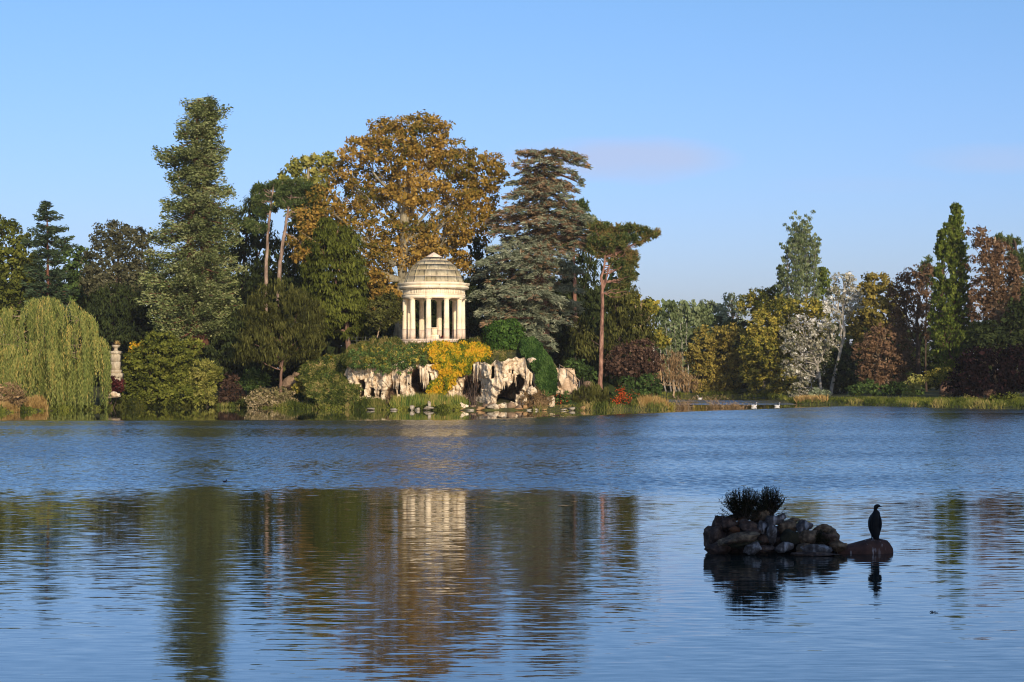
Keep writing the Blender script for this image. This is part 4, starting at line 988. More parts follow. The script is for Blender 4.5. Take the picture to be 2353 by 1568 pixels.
# columns: fluted shaft over a plain drum, echinus and square abacus
def flute(t): return 1 - .055 * np.abs(np.sin(t * 10)) ** 1.0
rb_, rt_ = 43 * TS, 37 * TS
shaft = MB(); zz = np.linspace(hz(1240) + .004, hz(832), 6)
shaft.lathe([(rb_ + (rt_ - rb_) * ((z - 0) / hz(832)) ** 1.2, z) for z in zz], 60, flute=flute)
drum = MB(); drum.lathe([(0, .002), (rb_ * 1.01, .002), (rb_ * .985, hz(1243)), (0, hz(1243))], 40)
capi = MB(); capi.lathe([(rt_ * .96, hz(832)), (rt_ * 1.0, hz(826)), (rt_ * 1.0, hz(820)), (rt_ * 1.25, hz(806)), (rt_ * 1.32, hz(803)), (0, hz(803))], 36)
capi.box((0, 0, (hz(803) + HA) / 2), (rt_ * 1.36, rt_ * 1.36, (HA - hz(803)) / 2 - .002))
ms, md, mc = shaft.mesh('shaft'), drum.mesh('drum', False), capi.mesh('capital')
for i in range(10):
    th = math.radians(-80 + 36 * i)
    c = obj('column', ms, STONE, temple, (RC * math.sin(th), -RC * math.cos(th), 0)); c.rotation_euler = (0, 0, th)
    d = obj('drum', md, STONE2, c); e = obj('capital', mc, STONE, c)
# altar block inside, with red flowers beside it
ped = thing('altar_pedestal', 'pale stone pedestal block standing inside the round temple', 'pedestal', TC + np.array([.12, -.3, 0]))
for nm_, c, h in (('plinth', (0.1, 0, .12), (.62, .5, .118)), ('base', (0, 0, .33), (.44, .4, .085)), ('die', (-.05, 0, .72), (.26, .26, .30)), ('cap', (-.05, 0, 1.06), (.31, .31, .04))):
    mb = MB(); mb.box(c, h, taper=.92 if nm_ == 'die' else 1); obj(nm_, mb.mesh(nm_), STONE, ped)
rgf = np.random.default_rng(3); Lx = Leaves(); fc = TC + np.array([.92, -.9, .15])
T_ = fc + unit(rgf.normal(size=(24, 3))) * np.array([.2, .2, .14]); tuft_leaves(Lx, rgf, T_, unit(T_ - fc), .08, 10, .08, .06, 'broad', .5)
L_REDF = leafmat('red_flower', (150, 16, 16), (200, 28, 24))
o_ = Lx.build('flower_bunch', L_REDF, None, fc); o_.location = [float(q) for q in fc]; tag(o_, 'bunch of red flowers beside the pedestal in the temple', 'flowers')
# thin garden fence in front of the temple steps
fence = thing('wire_fence', 'thin grey wire fence running in front of the temple steps', 'fence', P(930, 795, 157.2))
fb = np.array(fence.location); IRON = solid('grey_iron', sg((.3, (80, 78, 74)), (.7, (112, 110, 104))), bump=0, rough=.6)
for px in range(800, 1110, 20):
    mb = MB(); q = P(px, 780, 157.3); z_ = 5.7; mb.tube([[q[0], q[1], z_ - .1], [q[0], q[1], z_ + .85]], .016, 5)
    obj('post', mb.mesh('post', False, fb), IRON, fence)
for dz in (.2, .5, .8):
    mb = MB(); q = [P(px, 780, 157.3) for px in range(800, 1110, 20)]
    mb.tube([[a[0], a[1], 5.7 + dz] for a in q], .008, 4); obj('wire', mb.mesh('wire', False, fb), IRON, fence)

# ---------------------------------------------------------------- the grotto under the rotunda
ROCK = solid('grotto_limestone', sg((.24, (108, 88, 68)), (.40, (172, 146, 116)), (.54, (212, 190, 158)), (.74, (234, 218, 190))), (2.4, 2.4, 1.7), bump=.8, dist=.08, streak=(lin(176, 128, 72), (1.1, 1.1, .7), .62, .8))
ROCKD = solid('brown_cave_stone', sg((.3, (84, 66, 50)), (.7, (150, 122, 94))), (2, 2, 1), bump=.6, dist=.06)
def gX(X): return (735.3 + .3646 * X - CX) / 25.72
def gZ(Y): return 7.96 - .01418 * Y
tops = [(120, 420), (140, 340), (165, 285), (210, 296), (250, 300), (290, 268), (330, 290), (370, 310), (410, 298), (450, 310), (510, 262), (560, 270), (620, 285), (680, 275), (800, 260), (900, 260), (1000, 262), (1040, 268), (1075, 290), (1110, 262), (1150, 258), (1200, 242), (1290, 242), (1302, 300), (1320, 345), (1345, 330), (1368, 400), (1400, 440), (1450, 470), (1490, 500)]
holes = [[(600, 285), (575, 345), (548, 372), (543, 405), (575, 425), (590, 450), (612, 490), (668, 482), (692, 440), (690, 342), (672, 385), (655, 375), (640, 345), (618, 330)],
         [(466, 372), (452, 425), (432, 432), (418, 445), (420, 485), (468, 478)], [(248, 385), (244, 480), (266, 480), (266, 385)], [(318, 430), (303, 480), (330, 480), (328, 440)],
         [(492, 400), (496, 460), (502, 460), (503, 400)], [(372, 450), (366, 490), (374, 490)],
         [(935, 352), (905, 395), (902, 470), (960, 500), (1010, 470), (1000, 390), (975, 370)],
         [(1192, 420), (1180, 440), (1170, 400), (1160, 398), (1150, 440), (1130, 480), (1112, 540), (1213, 560), (1232, 470), (1268, 440), (1284, 385), (1262, 352), (1240, 372), (1222, 345), (1210, 400)],
         [(1312, 365), (1318, 460), (1350, 452), (1340, 410), (1328, 370)], [(1206, 322), (1214, 355), (1222, 352), (1216, 322)], [(1090, 300), (1088, 360), (1094, 360), (1096, 300)]]
nX, nZ = 330, 96
Xc = np.linspace(124, 1488, nX)
xx = gX(Xc)
zt = gZ(np.interp(Xc, [t_[0] for t_ in tops], [t_[1] for t_ in tops])) + (vn(xx * 3, 0, 0, 2) - .5) * .25
tt = np.linspace(0, 1, nZ)
GXm = np.repeat(xx[:, None], nZ, 1); GZm = -.3 + (zt[:, None] + .3) * tt[None]
def blocks(x, z, s, seed):
    X, Z = x * s, z * s; ix, iz = np.floor(X), np.floor(Z); best = np.full(np.shape(X), 9.0); val = np.zeros(np.shape(X))
    for dx in (-1, 0, 1):
        for dz in (-1, 0, 1):
            cx, cz = ix + dx, iz + dz
            d = (cx + _h(cx, cz, cx * 0, seed) - X) ** 2 + (cz + _h(cx, cz, cx * 0, seed + 1) - Z) ** 2
            hit = d < best; best = np.where(hit, d, best); val = np.where(hit, _h(cx, cz, cx * 0, seed + 2), val)
    return val - .25 * best
def wall_y(x, z, X):
    y = 152.6 + np.interp(X, [120, 250, 400, 700, 900, 980, 1060, 1150, 1300, 1400, 1490], [2.2, 1.0, .3, .2, .7, .2, -2.8, -4.0, -4.1, -2.6, 0])
    y = y - (fbm(x * 1.3, z * .55, 1.5, 11, 4) - .5) * 1.5
    rd = 1 - np.abs(2 * fbm(x * 2.6 + z * .3, z * .5, 4.0, 13, 3) - 1)
    y = y - (rd - .6) * .34
    x2, z2 = x + (vn(x * 2, z * 2, 7, 3) - .5) * .5, z + (vn(x * 2, z * 2, 9, 3) - .5) * .5
    y = y - (blocks(x2, z2 * .7, 1.3, 51) - .5) * .62 - (blocks(x2, z2, 3.2, 61) - .5) * .22
    y = y - (vn(x * 9, z * 2.2, 0, 17) - .5) * .16 - (vn(x * 6, z * 7, 0, 19) - .5) * .14
    return y - .12 * z / 4
Xm = np.repeat(Xc[:, None], nZ, 1)
GYm = wall_y(GXm, GZm, Xm)
wx = GXm + (vn(GXm * 5, GZm * 2, 0, 23) - .5) * .22; wz = GZm + (vn(GXm * 6, GZm * 5, 0, 29) - .5) * .30
deep = np.zeros_like(GYm)
for h_ in holes:
    pl = np.array([(gX(a), gZ(b_)) for a, b_ in h_])
    s_ = sdist(pl, wx, wz)
    deep = np.maximum(deep, S(-.10, .03, s_))
dz_ = (.6 + .4 * vn(GXm * .9, GZm * .9, 0, 41))
GYm = np.minimum(GYm + deep * 10.5 * dz_, 164.0)
Vg = np.stack([GXm, GYm, GZm], -1)
# roof of soil that runs back from the top of the face
nR = 30
roof = []
for r_ in range(1, nR + 1):
    f = r_ / nR
    ys = Vg[:, -1, 1] * (1 - f) + 166.2 * f
    zb_ = np.where(xx < 2.6, 5.7, np.maximum(2.0, 5.7 - (xx - 2.6) * 1.5)); zb_ = np.where(xx < -12.6, np.maximum(2.2, 5.7 - (-12.6 - xx) * 1.3), zb_)
    zs = Vg[:, -1, 2] + (zb_ - Vg[:, -1, 2]) * np.clip((ys - 153) / 4.2, 0, 1) ** .85 + (vn(xx * 1.7, ys * 1.7, 0, 33) - .5) * .22 * math.sin(f * 3.1)
    roof.append(np.stack([xx, ys, zs], -1))
gb = np.array([gX(700), 153.0, 0.0])
grotto = thing('grotto', 'pale limestone grotto with dark caves below the round temple', 'grotto', gb)
idx = np.arange(nX * nZ).reshape(nX, nZ)
F4 = np.stack([idx[:-1, :-1], idx[1:, :-1], idx[1:, 1:], idx[:-1, 1:]], -1).reshape(-1, 4)
obj('rock_face', mesh_np('rock_face', Vg.reshape(-1, 3) - gb, F4, False), ROCK, grotto)
rf = np.concatenate([Vg[:, -1:, :]] + [r_[:, None] for r_ in roof], 1)
k_ = nR + 1; idx = np.arange(nX * k_).reshape(nX, k_)
F4 = np.stack([idx[:-1, :-1], idx[1:, :-1], idx[1:, 1:], idx[:-1, 1:]], -1).reshape(-1, 4)
obj('soil_cap', mesh_np('soil_cap', rf.reshape(-1, 3) - gb, F4, True), GROUND, grotto)
def face_at(x, z):
    X = (x * 25.72 + CX - 735.3) / .3646
    return float(wall_y(np.array(x), np.array(z), np.array(X)))
rgs = np.random.default_rng(12)
stal = [(548 + 5 * i, 350 + rgs.uniform(-18, 22), rgs.uniform(40, 95)) for i in range(5)] + [(632 + 6 * i, 320 + rgs.uniform(-10, 16), rgs.uniform(50, 120) if i < 9 else 50) for i in range(9)] \
     + [(460 + 7 * i, 300 + rgs.uniform(-8, 24), rgs.uniform(60, 150)) for i in range(8)] + [(965 + 8 * i, 290 + rgs.uniform(-10, 18), rgs.uniform(50, 110)) for i in range(5)] \
     + [(1150 + 9 * i, 345 + rgs.uniform(-20, 20) + max(0, 1200 - 1150 - 9 * i) * .6, rgs.uniform(30, 62)) for i in range(10)] + [(1298 + 8 * i, 320 + 8 * i, rgs.uniform(60, 110)) for i in range(5)]
for (X, Yp, ln_) in stal:
    x, z = gX(X), gZ(Yp); l = ln_ * .01418; y = face_at(x, z) - .08
    n_ = 7; t_ = np.linspace(0, 1, n_); r_ = rgs.uniform(.07, .15)
    pp = np.stack([x + np.cumsum(rgs.normal(size=n_) * .012), y + .10 * t_ + np.cumsum(rgs.normal(size=n_) * .01), z + .25 - t_ * (l + .25)], -1)
    mb = MB(); mb.tube(pp, r_ * (1 - .8 * t_ ** 1.2) * rgs.uniform(.8, 1.2, n_), 6)
    obj('stalactite', mb.mesh('stalactite', True, gb), ROCK, grotto)

# rocks --------------------------------------------------------------
import bmesh
def ico(sub):
    bm = bmesh.new(); bmesh.ops.create_icosphere(bm, subdivisions=sub, radius=1)
    V = np.array([v.co[:] for v in bm.verts]); Fc = np.array([[v.index for v in f.verts] for f in bm.faces]); bm.free()
    return V, Fc
ICO3, ICO4 = ico(3), ico(4)
def rock_mesh(name, seed, dims, cuts=9, rough=.10, sub=3, rz=0.0, tilt=0.0, smooth=True, cmin=.62):
    rng = np.random.default_rng(seed)
    V, Fc = (ICO3 if sub == 3 else ICO4); V = V.copy()
    for _ in range(cuts):
        d = unit(rng.normal(size=3)); h = rng.uniform(cmin, .92)
        s_ = V @ d; V = np.where((s_ > h)[:, None], V - (s_ - h)[:, None] * d * .92, V)
    q = V * 1.6 + seed
    rg_ = 1 - np.abs(2 * fbm(q[:, 0] * 1.3, q[:, 1] * 1.3, q[:, 2] * 1.3, seed + 5, 4) - 1)
    V = V * (1 + (fbm(q[:, 0], q[:, 1], q[:, 2], seed, 3) - .5) * rough * 3.0 + (rg_ - .7) * rough * 1.6 + (vn(q[:, 0] * 5, q[:, 1] * 5, q[:, 2] * 5, seed) - .5) * rough * .8)[:, None]
    V = (V - (V.max(0) + V.min(0)) / 2) / ((V.max(0) - V.min(0)) / 2)
    V = V * np.asarray(dims)
    ca, sa = math.cos(tilt), math.sin(tilt)
    V = np.stack([V[:, 0] * ca - V[:, 2] * sa, V[:, 1], V[:, 0] * sa + V[:, 2] * ca], -1)
    ca, sa = math.cos(rz), math.sin(rz)
    V = np.stack([V[:, 0] * ca - V[:, 1] * sa, V[:, 0] * sa + V[:, 1] * ca, V[:, 2]], -1)
    return mesh_np(name, V, Fc, smooth)
ROCKW = solid('white_lake_stone', sg((.3, (96, 84, 68)), (.5, (142, 128, 106)), (.72, (182, 168, 146))), (1.6, 1.6, 1.6), bump=.5, dist=.05)
ROCKO = solid('ochre_lake_stone', sg((.3, (104, 80, 52)), (.6, (158, 122, 80)), (.8, (186, 154, 112))), (1.6, 1.6, 1.6), bump=.5, dist=.05)
shore = [(669, 936, 154.6, 8, 6, ROCKW, 'square pale stone alone on the shore below the feathery yew'), (851, 941, 147.4, 14, 4, ROCKW, 'flat pale stone at the left end of the reeds'), (905, 942, 147, 11, 4, ROCKW, 'low rounded stone in front of the left reeds'),
         (946, 938, 146.8, 9, 8, ROCKW, 'lumpy white stone, left one of a touching pair in the reeds'), (959, 941, 146.6, 8, 5, ROCKW, 'small white stone, right one of a touching pair in the reeds'), (984, 939, 146.6, 16, 6, ROCKW, 'wide low block under the pointed white stone'),
         (986, 930, 146.9, 6, 10, ROCKW, 'pointed white stone standing up like a tooth'), (1060, 942, 147, 14, 4, ROCKO, 'thin brown stone at the water left of the ochre slab'), (1101, 939, 146.6, 15, 6, ROCKO, 'ochre orange slab at the water below the grotto'),
         (1080, 943, 146.4, 12, 3, ROCKW, 'flat pale stone just left of the ochre slab'), (1131, 935, 147.0, 16, 7, ROCKW, 'pale ledge stone left of the big cave mouth'), (1161, 934, 147.3, 11, 11, ROCKW, 'upright white block in the big cave mouth'),
         (1192, 940, 146.6, 13, 3, ROCKO, 'flat brown stone in front of the big cave'), (1208, 936, 146.9, 8, 7, ROCKO, 'ochre boulder right of the big cave mouth'), (1230, 942, 146.3, 9, 4, ROCKW, 'white pebble shaped stone below the bare brown bush'), (1216, 943, 146.2, 8, 3, ROCKW, 'smallest pale stone at the waterline under the ochre boulder'),
         (1250, 942, 146.3, 9, 3, ROCKO, 'low brown stone under the bare brown bush'), (1296, 942, 146.3, 10, 3, ROCKW, 'flat stone leftmost below the olive bush'), (1314, 940, 146.3, 12, 5, ROCKW, 'long pale stone in the middle below the olive bush'), (1338, 939, 146.3, 10, 7, ROCKO, 'cracked tan stone rightmost below the olive bush'), (1409, 942, 147.2, 13, 4, ROCKW, 'half sunk pale stone below the orange berries')]
for i, (px, py, Y, rx, ry, mt, lb) in enumerate(shore):
    c = P(px, py, Y); d = (M(rx, Y) * .85, M(rx, Y) * .7, M(ry, Y) * .85); c[1] += .5
    c[2] = max(c[2], .03)
    tag(obj('shore_stone', rock_mesh('shore_stone', 40 + i, d, 16, .17, rz=i * 1.3, cmin=.45, smooth=False), mt, loc=c), lb, 'stone', 'stones along the shore')
for i, (px, py, Y, rx, ry, mt, lb) in enumerate([(1290, 872, 152.5, 12, 26, ROCK, 'craggy pale boulder left of the stone stairs'), (1268, 925, 148.2, 9, 20, ROCK, 'white craggy rock between ivy and orange berry bush'), (1352, 884, 154.5, 16, 9, ROCKD, 'pale craggy rock at the foot of the stairs railing'),
                                                 (660, 880, 158.5, 22, 18, ROCKD, 'tan boulder on the slope right of the feathery yew trunk'), (682, 868, 159.5, 14, 14, ROCKD, 'small tan boulder above the yellow green shrub'), (1222, 898, 147.4, 14, 12, ROCK, 'pink grey rock behind the bare brown bush'), (262, 908, 155, 20, 9, ROCK, 'tan slab under the urn pedestal'),
                                                 (1198, 832, 149.2, 12, 8, ROCK, 'flat topped pale rock on the grotto rim, left of two'), (1222, 830, 149.1, 14, 9, ROCK, 'reddish rock on the grotto rim, right of two'), (1206, 922, 147.6, 6, 20, ROCK, 'thin upright rock at the right side of the big cave mouth')]):
    c = P(px, py, Y)
    tag(obj('boulder', rock_mesh('boulder', 80 + i, (M(rx, Y), M(rx, Y) * .8, M(ry, Y)), 14, .24, 4, rz=i, cmin=.5), mt, loc=c), lb, 'boulder', 'boulders on the island')

for i in range(34):
    px = rgs.uniform(1062, 1250) if i < 24 else rgs.uniform(800, 900); Y_ = (147.9 if i < 24 else 151.2) + rgs.uniform(-.5, .6); r_ = rgs.uniform(.18, .5)
    c = np.array([WX(px, Y_), Y_, float(gz(WX(px, Y_), Y_)) + r_ * .2]) - gb
    obj('base_rock', rock_mesh('base_rock', 300 + i, (r_, r_ * .8, r_ * rgs.uniform(.45, .9)), 14, .2, 3, rz=i, cmin=.5, smooth=False), ROCK if i % 3 else ROCKD, grotto, c)
# stone stairs with a rail -------------------------------------------
STEPS = solid('tan_stair_stone', sg((.3, (158, 128, 98)), (.7, (208, 180, 146))), (2, 2, 2), bump=.5, dist=.03)
stairs = thing('stone_stairs', 'tan stone stairs climbing the bank right of the hanging ivy', 'stairs', P(1308, 898, 153))
sb = np.array(stairs.location)
for i in range(12):
    Y = 152.4 + .34 * i; py = 896 - 4.6 * i; cx = (1304 - 1.0 * i)
    c = P(cx, py, Y); rg = np.random.default_rng(i)
    for q in range(3):
        mb = MB(); w_ = .34; mb.box(c - sb + np.array([(q - 1) * .70, rg.uniform(-.03, .03), -.22 + rg.uniform(-.015, .015)]), (w_, .30, .20), rg.uniform(-.03, .03))
        obj('step_stone', mb.mesh('step_stone'), STEPS, stairs)
rail = MB(); rp = [P(1285, 838, 155.5), P(1303, 850, 154.4), P(1318, 862, 153.4), P(1332, 876, 152.4)]
rail.tube(spline(rp, 12), .045, 6)
obj('handrail', rail.mesh('handrail', True, sb), BARK_TAN, stairs)
for px, py, Y in ((1286, 839, 155.4), (1302, 850, 154.4), (1318, 862, 153.4), (1331, 876, 152.4)):
    mb = MB(); q = P(px, py, Y); mb.tube([q + UP * .05, q - UP * .95], .04, 6); obj('post', mb.mesh('post', False, sb), IRON, stairs)
ml = MB(); ml.tube(spline([q - UP * .45 for q in rp], 12), .02, 5); obj('rail', ml.mesh('rail', True, sb), IRON, stairs)

# pedestal with an urn ------------------------------------------------
YU = 158.0
ub = P(264, 900, YU); pedu = thing('urn_pedestal', 'tall pale stone pedestal carrying an urn between willow and shrubs', 'pedestal', ub)
OLDST = solid('old_limestone', sg((.3, (132, 116, 92)), (.5, (176, 158, 130)), (.72, (206, 190, 160))), (3, 3, 2), bump=.3, dist=.02, streak=(lin(112, 98, 78), (5, 5, .7), .55, .8))
def ublock(nm_, px0, px1, py0, py1, mat, dpt=None):
    c = P((px0 + px1) / 2, (py0 + py1) / 2, YU) - ub; hw = M(px1 - px0, YU) / 2; hh = M(py1 - py0, YU) / 2
    mb = MB(); mb.box(c, (hw, hw if dpt is None else dpt, hh - .003)); return obj(nm_, mb.mesh(nm_), mat, pedu)
ublock('foundation', 251, 281, 868, 892, OLDST); ublock('base_moulding', 250, 282, 858, 868, OLDST); ublock('plinth', 253.5, 279, 850, 858, OLDST)
ublock('shaft_course', 256, 276.5, 832, 850, OLDST); ublock('shaft_course', 256, 276.5, 813.5, 832, OLDST); ublock('cap', 253, 278.5, 807, 813.5, OLDST)
mb = MB(); pxm = M(1, YU); cu = P(266.5, 806.8, YU) - ub
mb.lathe([(0, 0), (6 * pxm, 0), (5.5 * pxm, 1.5 * pxm), (3.5 * pxm, 4 * pxm), (4 * pxm, 7 * pxm), (8 * pxm, 9 * pxm), (9.5 * pxm, 12 * pxm), (8 * pxm, 14 * pxm), (7 * pxm, 13 * pxm), (0, 12.5 * pxm)], 28, c=cu)
obj('urn', mb.mesh('urn', True), OLDST, pedu)
rgu = np.random.default_rng(4); Lx = Leaves(); uc = P(267, 793, YU)
aa = unit(rgu.normal(size=(60, 3)) + np.array([.5, -.2, .8])); Lx.add(uc + aa * .22, aa, rgu.normal(size=(60, 3)), .5, .05, rgu.random(60))
o_ = Lx.build('urn_plant', L_STRAW, None, uc); o_.location = [float(q) for q in uc]; tag(o_, 'dry straw coloured plant growing out of the stone urn', 'plant')

# ---------------------------------------------------------------- draped and low planting
def inpoly(poly, x, y):
    return sdist(np.array(poly, float), x, y) > 0
def drape(name, label, poly, Yf, leaf, k, tr, n, ln, wd, mode, cat=None, kind=None, seed=0, normal=(0, -1, .35), bulge=.25, tint=.5, group=None, ragged=0.0):
    """leaves hung over an area given by its outline in the view; Yf(px, py) is its distance"""
    rng = np.random.default_rng(seed + 900)
    pl = np.array(poly, float); lo, hi = pl.min(0), pl.max(0)
    pts = np.zeros((0, 2))
    while len(pts) < k:
        q = lo + rng.random((k * 3, 2)) * (hi - lo)
        if ragged: q2 = q + (np.stack([vn(q[:, 0] * .12, q[:, 1] * .12, 0, seed), vn(q[:, 0] * .12, q[:, 1] * .12, 5, seed)], -1) - .5) * ragged
        else: q2 = q
        pts = np.vstack([pts, q[inpoly(pl, q2[:, 0], q2[:, 1])]])
    pts = pts[:k]
    Y = np.array([Yf(a, b_) for a, b_ in pts]) - (fbm(pts[:, 0] * .06, pts[:, 1] * .06, 0, seed, 3) - .3) * bulge * 3 - rng.random(k) * bulge
    T = np.stack([(pts[:, 0] - CX) * Y / F, Y, HC + (HY - pts[:, 1]) * Y / F], -1)
    L = Leaves()
    t0 = tint + (fbm(pts[:, 0] * .11, pts[:, 1] * .07, 0, seed + 1, 3) - .5) * 1.5 + rng.normal(size=k) * .08
    tuft_leaves(L, rng, T, unit(np.array(normal) + rng.normal(size=(k, 3)) * .3), tr, n, ln, wd, mode, t0, .8)
    c = T.mean(0) * np.array([1, 1, 0]) + np.array([0, 0, T[:, 2].min()])
    o_ = L.build(name, leaf, None, c); o_.location = [float(q) for q in c]
    return tag(o_, label, cat, group, kind)
def lerp(a, xs, ys): return float(np.interp(a, xs, ys))
# golden creeper over the middle of the grotto
drape('golden_creeper', 'bright golden yellow creeper hanging over the middle of the grotto', [(988, 786), (1110, 789), (1132, 800), (1122, 825), (1095, 834), (1082, 862), (1052, 864), (1040, 880), (1030, 905), (985, 912), (984, 892), (1002, 876), (1012, 852), (990, 830), (974, 802)],
      lambda a, b_: lerp(b_, [785, 830, 910], [157.0, 152.9, 152.0]), L_GOLD, 1350, .24, 12, .20, .12, 'hang', 'creeper', seed=1, bulge=.3, ragged=14)
# clipped hedge and the ivy that falls from it
hd = tree('clipped_hedge', 'rounded clipped green hedge at the grotto top, right of the temple', 'hedge', (1158, 815), 156.2, [(1140, 772, 28, 32), (1172, 770, 32, 34), (1156, 760, 34, 22), (1190, 790, 18, 28), (1130, 795, 20, 20), (1160, 795, 40, 22)], L_HEDGE, None, ln=.15, wd=.08, tr=.26, n=20, dens=1.3, shell=.10, mode='hang', flat=.8, spread=.1, crown='foliage')
drape('hanging_ivy', 'dark green ivy curtain falling from the hedge to the right cave', [(1198, 778), (1222, 776), (1240, 792), (1262, 822), (1276, 852), (1277, 900), (1258, 910), (1238, 892), (1228, 852), (1216, 822), (1196, 812)],
      lambda a, b_: lerp(b_, [780, 830, 910], [156.0, 149.0, 147.9]), L_IVY, 1500, .24, 16, .17, .085, 'hang', 'ivy', seed=2, bulge=.25, ragged=5)
# weeds on the roof of the grotto
drape('roof_weeds', 'rough green weeds and grass draped over the grotto roof', [(800, 800), (850, 785), (915, 782), (930, 792), (990, 786), (985, 830), (960, 834), (935, 832), (925, 845), (905, 842), (890, 858), (868, 848), (850, 835), (838, 845), (815, 838), (800, 845), (784, 830)],
      lambda a, b_: lerp(b_, [782, 830, 860], [157.4, 153.2, 152.0]), L_WEED, 1900, .24, 15, .26, .05, 'up', kind='stuff', seed=3, bulge=.2, ragged=16)
drape('roof_weeds', 'rough green grass on the grotto roof right of the golden creeper', [(1120, 802), (1200, 808), (1218, 822), (1180, 826), (1170, 842), (1150, 838), (1135, 826), (1120, 836), (1100, 834)],
      lambda a, b_: lerp(b_, [800, 845], [156.5, 152.2]), L_WEED, 950, .26, 15, .26, .06, 'broad', kind='stuff', seed=4, bulge=.2, ragged=10)
drape('roof_leaves', 'patches of fresh green leaves among the roof weeds', [(800, 800), (850, 790), (915, 788), (990, 790), (985, 830), (925, 848), (890, 862), (850, 838), (800, 848)],
      lambda a, b_: lerp(b_, [782, 830, 860], [157.0, 152.7, 151.6]), L_GREEN, 330, .26, 16, .17, .10, 'broad', kind='stuff', seed=13, bulge=.2, ragged=60)
drape('roof_leaves', 'yellowing leaf patches among the roof weeds', [(830, 800), (960, 795), (975, 828), (900, 850), (830, 840)],
      lambda a, b_: lerp(b_, [782, 830, 860], [157.0, 152.7, 151.6]), L_YELL, 150, .22, 14, .15, .09, 'broad', kind='stuff', seed=14, bulge=.2, ragged=60)
drape('slope_weeds', 'rough green plants on the slope left of the grotto', [(690, 850), (740, 830), (800, 815), (800, 880), (830, 900), (800, 930), (740, 930), (700, 900)],
      lambda a, b_: lerp(b_, [815, 930], [157.5, 151.5]), L_WEED, 1300, .30, 15, .26, .09, 'broad', kind='stuff', seed=5, bulge=.25, tint=.35, ragged=26)
drape('temple_edge_weeds', 'low weeds at the foot of the temple steps', [(850, 778), (915, 774), (925, 790), (1000, 790), (1060, 782), (1110, 776), (1115, 792), (850, 795)],
      lambda a, b_: 157.3, L_WEED, 420, .2, 13, .22, .05, 'up', kind='stuff', seed=6, bulge=.1, ragged=10)

# shrubs of the island shore: (label, base px, Y, lobes, leaf, ...)
shrub('shrub', 'dry brown rounded bush at the left picture edge by the water', 25, 142.5, [(22, 905, 30, 24), (0, 915, 26, 22), (42, 915, 20, 20), (-20, 910, 26, 28)], L_DRY, ln=.16, wd=.05, tr=.3, n=26, bark=BARK_TAN, stems=9)
drape('straw_grass', 'dry straw coloured grass beside the willow at the water', [(60, 918), (78, 912), (100, 916), (108, 930), (108, 946), (60, 946)], lambda a, b_: 145.5, L_STRAW, 260, .2, 13, .4, .03, 'up', kind='stuff', seed=7, bulge=.3)
drape('straw_grass', 'dry straw coloured grass under the brown bush at the edge', [(-20, 920), (20, 930), (44, 940), (44, 950), (-20, 950)], lambda a, b_: 141.0, L_STRAW, 260, .2, 13, .4, .03, 'up', kind='stuff', seed=8, bulge=.3)
shrub('shrub', 'wine red shrub squeezed between willow and the big green shrub', 252, 156, [(258, 878, 14, 12), (250, 895, 14, 16), (264, 890, 14, 16), (274, 885, 12, 14)], L_WINE, ln=.16, wd=.09, bark=BARK_DARK)
shrub('shrub', 'golden yellow shrub top behind the big green shrub by the urn', 325, 165, [(322, 800, 20, 15), (308, 815, 14, 12), (340, 805, 14, 12), (300, 830, 12, 8)], L_GOLD, ln=.18, wd=.11, bark=BARK_TAN, tint=.6)
shrub('shrub', 'widest green shrub spreading over the water left of the redwood foot', 350, 161, [(370, 790, 44, 26), (330, 830, 44, 30), (400, 820, 50, 34), (440, 800, 30, 22), (300, 870, 34, 30), (350, 870, 54, 34), (410, 870, 50, 36), (310, 905, 40, 24), (370, 910, 54, 22), (430, 905, 44, 24), (280, 890, 18, 28), (288, 862, 14, 16)], L_OLIVE, ln=.20, wd=.12, tr=.4, n=24, bark=BARK_DARK, tint=.55)
shrub('shrub', 'fresh green shrub with yellow sprays at the right end of the wide shrub', 475, 160.6, [(470, 850, 28, 24), (450, 880, 26, 26), (485, 880, 26, 28), (500, 860, 14, 14), (470, 912, 34, 20)], L_PALE, ln=.22, wd=.08, tr=.36, mode='spray', bark=BARK_DARK, tint=.3)
shrub('shrub', 'dusky red brown shrub between two green ones at the water', 530, 160, [(530, 872, 18, 14), (524, 895, 18, 18), (540, 905, 22, 20), (515, 915, 12, 16)], L_COPPER, ln=.15, wd=.08, bark=BARK_DARK)
shrub('shrub', 'ferny green shrub in front of the dark evergreen', 580, 162.5, [(575, 865, 20, 14), (600, 868, 18, 16), (560, 882, 20, 14), (590, 885, 28, 14)], L_GREEN, ln=.24, wd=.07, mode='spray', bark=BARK_DARK)
shrub('shrub', 'beige flowering shrub low by the square pale stone', 620, 156, [(600, 908, 28, 16), (640, 905, 30, 16), (580, 922, 18, 14), (620, 924, 40, 14), (662, 915, 20, 18)], L_BEIGE, ln=.15, wd=.08, bark=BARK_DARK)
shrub('shrub', 'yellow green shrub beside the tan boulders on the slope', 705, 156.5, [(700, 868, 20, 18), (718, 884, 18, 16), (692, 892, 18, 16), (728, 868, 12, 14), (720, 905, 22, 14)], L_YELL, ln=.2, wd=.12, bark=BARK_DARK, tint=.65)
shrub('shrub', 'dark green shrub on the slope left of the grotto', 752, 155, [(750, 880, 20, 22), (768, 900, 24, 22), (735, 915, 24, 18), (775, 870, 16, 16)], L_GREEN, ln=.16, wd=.09, bark=BARK_DARK, tint=.3)
shrub('shrub', 'small yellow orange shrub above the slope under the tall yew', 760, 158.2, [(745, 840, 14, 12), (768, 832, 14, 12), (755, 822, 10, 8)], L_GOLD, ln=.18, wd=.11, tint=.3, dens=.6, bark=BARK_DARK)
